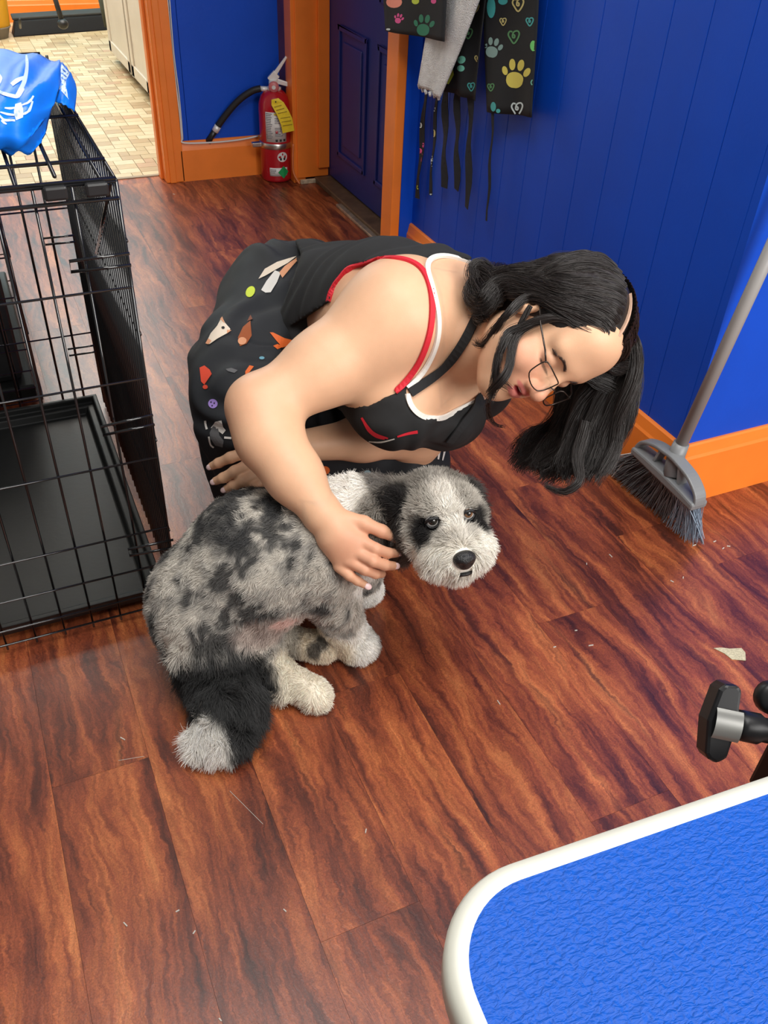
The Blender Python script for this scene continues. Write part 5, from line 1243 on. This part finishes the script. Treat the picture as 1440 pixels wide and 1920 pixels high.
strokes(sb, [(745, 818), (765, 812), (783, 809)], [3, 5, 6], 'red_print', REDB, tank_o, .0015)
strokes(sb, [(692, 827), (715, 828), (740, 822)], [2, 3, 2], 'white_print', WHB, tank_o, .0015)
# apron over hips, thighs and knees
KNR, KNL = W(462, 762, 1.665), W(760, 882, 1.875)
apr = [sph(W(552, 592, 1.95), .150, .05), cap(W(535, 585, 1.93), W(470, 700, 1.74), .138, .110, .06), cap(W(470, 700, 1.74), KNR, .108, .092, .05), cap(KNR, np.append(KNR[:2]+np.array([.02, .03]), .08), .092, .082, .04), cap(W(462, 762, 1.67), Zp(500, 905, .10), .08, .09, .05),
       cap(W(620, 640, 1.97), W(690, 780, 1.90), .13, .10, .06), cap(W(690, 780, 1.90), KNL, .10, .088, .05), cap(KNL, np.append(KNL[:2]+np.array([-.02, .05]), .06), .086, .075, .04),
       cap(W(520, 790, 1.78), W(700, 850, 1.88), .080, .085, .08), cap(W(560, 700, 1.84), W(640, 760, 1.86), .10, .10, .08), cap(W(540, 900, 1.86), W(720, 900, 1.93), .07, .07, .06),
       # gathered folds
       cap(W(545, 500, 1.82), W(486, 700, 1.60), .016, .012, .02), cap(W(560, 520, 1.80), W(505, 690, 1.60), .014, .010, .02), cap(W(440, 600, 1.72), W(400, 740, 1.60), .012, .010, .03)]
V, F = cloth(apr, .0, [], np.array([.16, 1.15, .0]), np.array([1.0, 2.15, .62]), .005, 0.009, 52)
V[:, 2] = np.maximum(V[:, 2], .002)
APM = mat('navy_black_apron', srgb(25, 28, 33), 0.75, var=0.12, vscale=40)
apr_o = link('apron', np_mesh('apron', V, F), APM, per, True)
ab = bvh_of([apr_o])
band([(905, 575), (893, 600), (872, 640), (840, 680), (800, 714), (768, 737)], .016, .003, 'apron_strap', STRAP, apr_o, sb, .005)
band([(900, 742), (893, 756), (885, 770), (862, 800), (842, 826)], .016, .003, 'apron_strap', STRAP, apr_o, sb, .005)
bow = MB()
for pts in ([(560, 470), (575, 458), (598, 460), (612, 468)], [(556, 462), (570, 472), (600, 474), (622, 462)]):
    bow.tube(smooth_pts([W(x, y, 1.93) for x, y in pts], 4), .012, 8)
for pts in ([(560, 470), (575, 458), (598, 460), (612, 468)], [(556, 462), (570, 472), (600, 474), (622, 462)]):
    MB().tube(smooth_pts([W(x, y, 1.93) for x, y in pts], 4), .012, 8).build('apron_bow', STRAP, apr_o, True)
AM = {k: mat('apron_'+k, srgb(*c), .7) for k, c in dict(cream=(226, 210, 190), white=(220, 216, 210), lime=(206, 222, 50), rust=(150, 76, 32), brown=(120, 62, 34), orange=(224, 104, 40), red=(206, 66, 40), lilac=(150, 124, 196), grey=(92, 92, 94), sky=(104, 160, 180), tan=(214, 150, 110), black=(20, 20, 22), pink=(214, 150, 140)).items()}
def dec(poly, c, off=.0016): decal(ab, poly, 'print_motif', AM[c], apr_o, off)
dec([(485, 524), (497, 505), (520, 492), (556, 481), (540, 494), (515, 508), (498, 518)], 'cream')
dec([(490, 545), (500, 528), (516, 508), (527, 512), (520, 530), (508, 549), (498, 550)], 'white'); dec([(524, 512), (534, 500), (556, 484), (560, 486), (548, 500), (530, 522)], 'tan')
dec(ellipse(470, 548, 8, 11, .5), 'lime')
dec([(387, 645), (396, 626), (408, 612), (417, 595), (422, 606), (432, 618), (426, 626), (408, 636), (394, 646)], 'cream'); dec([(414, 600), (418, 595), (422, 608)], 'tan', .0024); dec([(426, 620), (434, 621), (426, 627)], 'tan', .0024); dec(ellipse(419, 616, 3, 2.5), 'black', .0026); dec([(387, 645), (392, 636), (398, 640), (392, 647)], 'tan', .0024)
dec([(446, 634), (456, 614), (470, 602), (472, 630), (462, 646), (450, 650)], 'rust'); dec(ellipse(454, 641, 8, 7), 'tan', .0024); dec([(464, 604), (470, 592), (474, 600)], 'brown', .0022)
dec([(506, 624), (512, 624), (532, 634), (548, 638), (538, 648), (528, 652), (522, 640)], 'orange'); dec([(512, 650), (520, 646), (530, 650), (520, 656)], 'orange')
dec([(375, 690), (384, 686), (394, 694), (398, 702), (388, 708), (384, 722), (378, 716)], 'red'); dec(ellipse(386, 726, 5, 4), 'red')
dec(ellipse(400, 757, 9, 9), 'lilac')
for x, y in ((397, 754), (403, 756), (399, 761)): dec(ellipse(x, y, 1.5, 1.5, n=6), 'black', .0024)
dec([(424, 693), (434, 691), (446, 695), (440, 700), (428, 697)], 'grey'); dec(ellipse(491, 672, 5, 3), 'sky'); dec([(460, 697), (468, 686), (476, 688), (468, 698), (460, 704)], 'orange')
dec([(396, 803), (404, 790), (416, 788), (419, 800), (424, 806), (418, 814), (410, 808), (402, 800)], 'white'); dec([(394, 812), (400, 798), (410, 802), (412, 816), (420, 826), (418, 838), (404, 834), (396, 822)], 'grey')
strokes(ab, [(393, 818), (396, 832), (402, 838)], 3, 'print_motif', AM['white'], apr_o, .0024); strokes(ab, [(386, 788), (387, 797), (389, 805)], 4, 'print_motif', AM['white'], apr_o, .0018); strokes(ab, [(421, 820), (434, 821)], 4, 'print_motif', AM['white'], apr_o, .0018)
dec(ellipse(608, 881, 10, 8), 'orange'); dec(ellipse(689, 885, 6, 4), 'sky')
strokes(ab, [(781, 840), (790, 848), (803, 857)], [4, 3.5, 4], 'print_motif', AM['white'], apr_o, .0018)
for x, y in ((780, 839), (783, 836), (803, 859), (806, 855)): dec(ellipse(x, y, 3, 3, n=8), 'white')
strokes(ab, [(821, 828), (823, 845), (821, 862)], [6, 4, 3], 'print_motif', AM['white'], apr_o, .0018); strokes(ab, [(833, 828), (833, 845), (829, 864)], [6, 4, 2], 'print_motif', AM['white'], apr_o, .0018)
# ------------------------------------------------------------------ glasses
FRM = mat('dark_metal_frame', (0.06, 0.05, 0.045), 0.25, metal=0.8); LENS = mat('lens_glass', (0.95, 0.97, 0.98), 0.02, trans=1.0, alpha=0.22)
gl = MB().tube(smooth_pts([hl(-.009, .113, -.004), hl(0, .116, .000), hl(.009, .113, -.004)], 4), .0012, 6).build('glasses', FRM, per, True)
for s in (1, -1):
    o_ = [(s*x, y, z) for x, y, z in ((.010, .113, .006), (.014, .113, .011), (.034, .111, .012), (.053, .102, .010), (.057, .099, .004), (.055, .102, -.012), (.050, .106, -.023), (.034, .114, -.027), (.016, .117, -.024), (.010, .116, -.012))]
    loop = [hl(*p) for p in o_]; lp = smooth_pts(loop+[loop[0]], 3)
    MB().tube(lp, .0011, 6, cap=False).build('rim', FRM, gl, True)
    c = np.mean(loop, 0)
    MB().add([c]+lp[:-1], [(0, i+1, (i+1) % (len(lp)-1)+1) for i in range(len(lp)-1)]).build('lens', LENS, gl, True)
    MB().tube([hl(s*.055, .100, .006), hl(s*.066, .085, .010), hl(s*.077, .04, .010), hl(s*.080, -.005, .014)], .0014, 6).build('temple', FRM, gl, True)
# ------------------------------------------------------------------ hair
HM = mat('dark_brown_hair', srgb(26, 20, 18), 0.36, attr='col', spec=0.5)
part_w = lambda z: 0.0
# cap of hair over the skull, parted along the middle
capp = [ell(hl(0, -.014, .050), (.080, .099, .087), HR, .02), ell(hl(0, -.05, .0), (.077, .065, .09), HR, .04)]
fc = Field(HO-.16, HO+.16, .003, capp); X, Y, Z = fc.full()
idx = np.argwhere(np.abs(fc.F) < .02); P = fc.lo+idx*fc.res; Lq = (P-HO) @ HR
hairline = .072 - .30*np.maximum(0, .085-Lq[:, 2]) - 8.0*np.maximum(0, np.abs(Lq[:, 0])-.045)**2 - .55*np.maximum(0, .045-Lq[:, 2])      # forward limit by height
out = (Lq[:, 1] > hairline) | (Lq[:, 2] < -.075)
partl = (np.abs(Lq[:, 0]) < .0018) & (Lq[:, 1] > -.03) & (Lq[:, 2] > .05)
fc.F[tuple(idx[out].T)] = np.maximum(fc.F[tuple(idx[out].T)], f32(.0015))
V, F = fc.net(); V = relax(V, F, 2); HCOL = G(30, 24, 22)
hair_base = link('hair', np_mesh('hair_base', V, F, np.tile(HCOL, (len(V), 1))), HM, per, True)
SCALP = mat('scalp_parting', srgb(196, 160, 136), 0.6)
pl_ = []
for t in np.linspace(0, 1, 12):
    an = math.radians(28+62*t); p = np.array([0.012, -.014+.1005*math.cos(an)*.99, .050+.0885*math.sin(an)]); pl_.append(hl(*p))
MB().ribbon(pl_, [(p-hl(0, -.014, .05)) for p in pl_], [.0050, .0042, .0052, .0045, .0048, .0040, .0045, .0035, .003, .002, .0015, .001], .004).build('parting', SCALP, hair_base)
rh = np.random.default_rng(5)
ST = []; SC_ = []
def lock(guide, n, r0, r1, wave=.006, freq=3.0, seed=0, shade=1.0, flatdir=None):
    """a lock of hair: strands scattered round a guide line"""
    g = np.array(smooth_pts(guide, 8)); m = 18
    s = np.linspace(0, 1, len(g)); q = np.linspace(0, 1, m); g = np.stack([np.interp(q, s, g[:, i]) for i in range(3)], 1)
    T = np.gradient(g, axis=0); T /= np.linalg.norm(T, axis=1, keepdims=True)
    a = np.cross(T, CF if flatdir is None else flatdir); a /= np.linalg.norm(a, axis=1, keepdims=True)+1e-9; b = np.cross(T, a)
    rr = np.sqrt(rh.random(n)); th = rh.random(n)*2*PI; ph = rh.normal(0, .5, n); ln = rh.uniform(.78, 1.0, n)
    qq = q[None, :]*ln[:, None]
    G_ = np.stack([np.interp(qq, q, g[:, i]) for i in range(3)], 2); A = np.stack([np.interp(qq, q, a[:, i]) for i in range(3)], 2); B_ = np.stack([np.interp(qq, q, b[:, i]) for i in range(3)], 2)
    rad = (r0+(r1-r0)*qq)
    w1 = wave*np.sin(2*PI*freq*qq+ph[:, None]+seed)*np.clip(qq*3, 0, 1); w2 = wave*.7*np.cos(2*PI*freq*.9*qq+ph[:, None]*1.3+seed*2)*np.clip(qq*3, 0, 1)
    S_ = G_ + A*(rad*(rr*np.cos(th))[:, None]+w1)[..., None] + B_*(rad*(rr*np.sin(th)*.55)[:, None]+w2)[..., None]
    S_ += rh.normal(0, .0006, S_.shape).cumsum(1)*.5
    ST.append(S_); SC_.append(np.tile(HCOL*shade, (n, 1))*rh.uniform(.6, 1.7, n)[:, None])
def scalp(x, y, z, k=1.02):
    v = np.array([x/.080, (y+.014)/.099, (z-.050)/.087]); v /= np.linalg.norm(v); return hl(v[0]*.080*k, -.014+v[1]*.099*k, .050+v[2]*.087*k)
# right side (nearest the viewer): from the parting over the side of the head back to the nape
for i, yy in enumerate(np.linspace(.070, -.085, 12)):
    for j in range(2):
        y2 = yy-.004*j
        zt = .050+.087*math.sqrt(max(0.02, 1-((y2+.014)/.099)**2))
        e0, e1 = W(930-18*j, 560-5*i+14*j, 1.40+.004*i), W(905-10*j+2*i, 545-4*i+30*j, 1.42+.006*i)
        lock([scalp(.026, y2, zt-.006), scalp(.045, y2-.008, .100-.02*j), scalp(.074, y2*.8-.018, .055-.01*j), scalp(.080, min(y2, .03)*.6-.030, .015, 1.06), hl(.080, -.045-.03*i/12, -.040), e0, e1], 420, .006, .020, .005, 2.2, i, 1.0)
# curls at the nape
for i in range(9):
    a = i/8
    lock([W(960-20*a, 540+20*a, 1.40), W(925-10*a, 520+45*a, 1.41), W(895-6*a, 500+60*a, 1.43), W(885+15*a, 530+60*a, 1.42), W(905+10*a, 545+55*a, 1.40)], 160, .012, .012, .006, 1.6, i)
# back of the head and far side hanging straight down
for i, yy in zip(np.linspace(0, 12, 25), np.linspace(.066, -.09, 25)):
    for j in range(1):
        zt = .050+.087*math.sqrt(max(0.02, 1-((yy+.014)/.099)**2)); x_ = 1142-132*(i/12)+rh.uniform(-12, 12); y_ = 890-60*abs(i/12-.45)+rh.uniform(-20, 20)
        lock([scalp(-.002, yy, zt), scalp(-.045, yy-.004, .105), scalp(-.080, yy*.8-.010, .045, 1.05), W(1160-105*(i/12), 735+10*j, 1.47+.006*i), W(1140-102*(i/12)+8*j, 800, 1.47+.008*i), W(x_-10, y_-30, 1.48+.008*i), W(x_-42-10*j, y_+14, 1.48+.008*i)], 380, .006, .020, .011, 1.9, i*1.7+j, .85)
lock([scalp(-.03, .03, .12), W(1186, 640, 1.43), W(1186, 710, 1.44), W(1166, 785, 1.45), W(1146, 845, 1.46), W(1130, 895, 1.46)], 500, .012, .010, .005, 2, 4, 1.1)
lock([W(1100, 790, 1.47), W(1085, 850, 1.47), W(1090, 900, 1.46), W(1060, 920, 1.46), W(1022, 905, 1.47)], 160, .010, .004, .004, 1, 2)
for i in range(14):                                       # fill between the far temple and the hanging mass
    a = i/13; yy = .062-.13*a
    lock([scalp(-.016, yy, .130), scalp(-.045, yy, .115, 1.03), scalp(-.070, yy*.9, .085, 1.06), W(1186-70*a, 690+20*a, 1.45+.03*a), W(1174-80*a, 760, 1.46+.03*a), W(1150-85*a, 830, 1.47+.03*a), W(1128-85*a+rh.uniform(-10, 10), 885+rh.uniform(-25, 15), 1.47+.03*a)], 300, .007, .015, .009, 1.8, i*1.3, .9)
# front strands by the cheek and over the shoulder
lock([scalp(.055, .055, .075), scalp(.076, .040, .030, 1.05), hl(.078, .046, -.030), W(952, 690, 1.345), W(938, 722, 1.35), W(916, 744, 1.37)], 170, .006, .007, .004, 1.5, 3)
lock([scalp(.058, .050, .070), scalp(.078, .036, .020, 1.05), hl(.080, .038, -.035), W(945, 655, 1.35), W(928, 715, 1.36), W(912, 752, 1.37)], 120, .005, .006, .005, 1.5, 5)
lock([scalp(.070, .0, .06), hl(.086, -.01, .0), W(960, 590, 1.36), W(930, 620, 1.38), W(905, 640, 1.40), W(888, 636, 1.42)], 110, .006, .004, .006, 1.3, 1)
lock([hl(.086, .01, .0), W(965, 620, 1.36), W(945, 650, 1.37), W(935, 700, 1.37), W(955, 735, 1.36)], 60, .004, .003, .006, 1.2, 6)
lock([W(925, 735, 1.38), W(912, 762, 1.42), W(925, 790, 1.46), W(950, 800, 1.50)], 26, .003, .002, .003, 1, 6)
S = np.concatenate(ST); C_ = np.concatenate(SC_)
# strands lie outside the head, never inside it
shell = capp
for k in range(2, S.shape[1]):
    d = pt_sdf(shell, S[:, k]); m = d < .002
    if m.any():
        v = S[m, k]-hl(0, -.014, .045); v /= np.linalg.norm(v, axis=1, keepdims=True); S[m, k] += v*(.003-d[m])[:, None]
hair_object('hair_strands', S, C_, np.full(len(S), .00042), HM, per, .5)
# eyebrows
bs = []
for s in (1, -1):
    for k in range(150):
        t = rh.random(); p = np.array([s*(.013+.034*t), .0985-.022*t**1.5-.004, .022+.006*math.sin(PI*min(t*1.2, 1))-.004*t]); p[2] += rh.normal(0, .0014)
        yy_ = np.linspace(.125, .05, 120); sd_ = pt_sdf(head, np.array([hl(p[0], v, p[2]) for v in yy_])); p[1] = yy_[np.argmax(sd_ < 0)]+.0006
        a = hl(*p); b = a + Hr*s*.006 + Hu*.0025*(1-t) + Hf*-.001; bs.append([a-Hf*.002, (a+b)/2+Hf*.0010, b-Hf*.0008*(1+t)])
hair_object('eyebrows', np.array(bs), np.tile(G(60, 42, 36), (len(bs), 1)), np.full(len(bs), .0004), HM, per, .4)
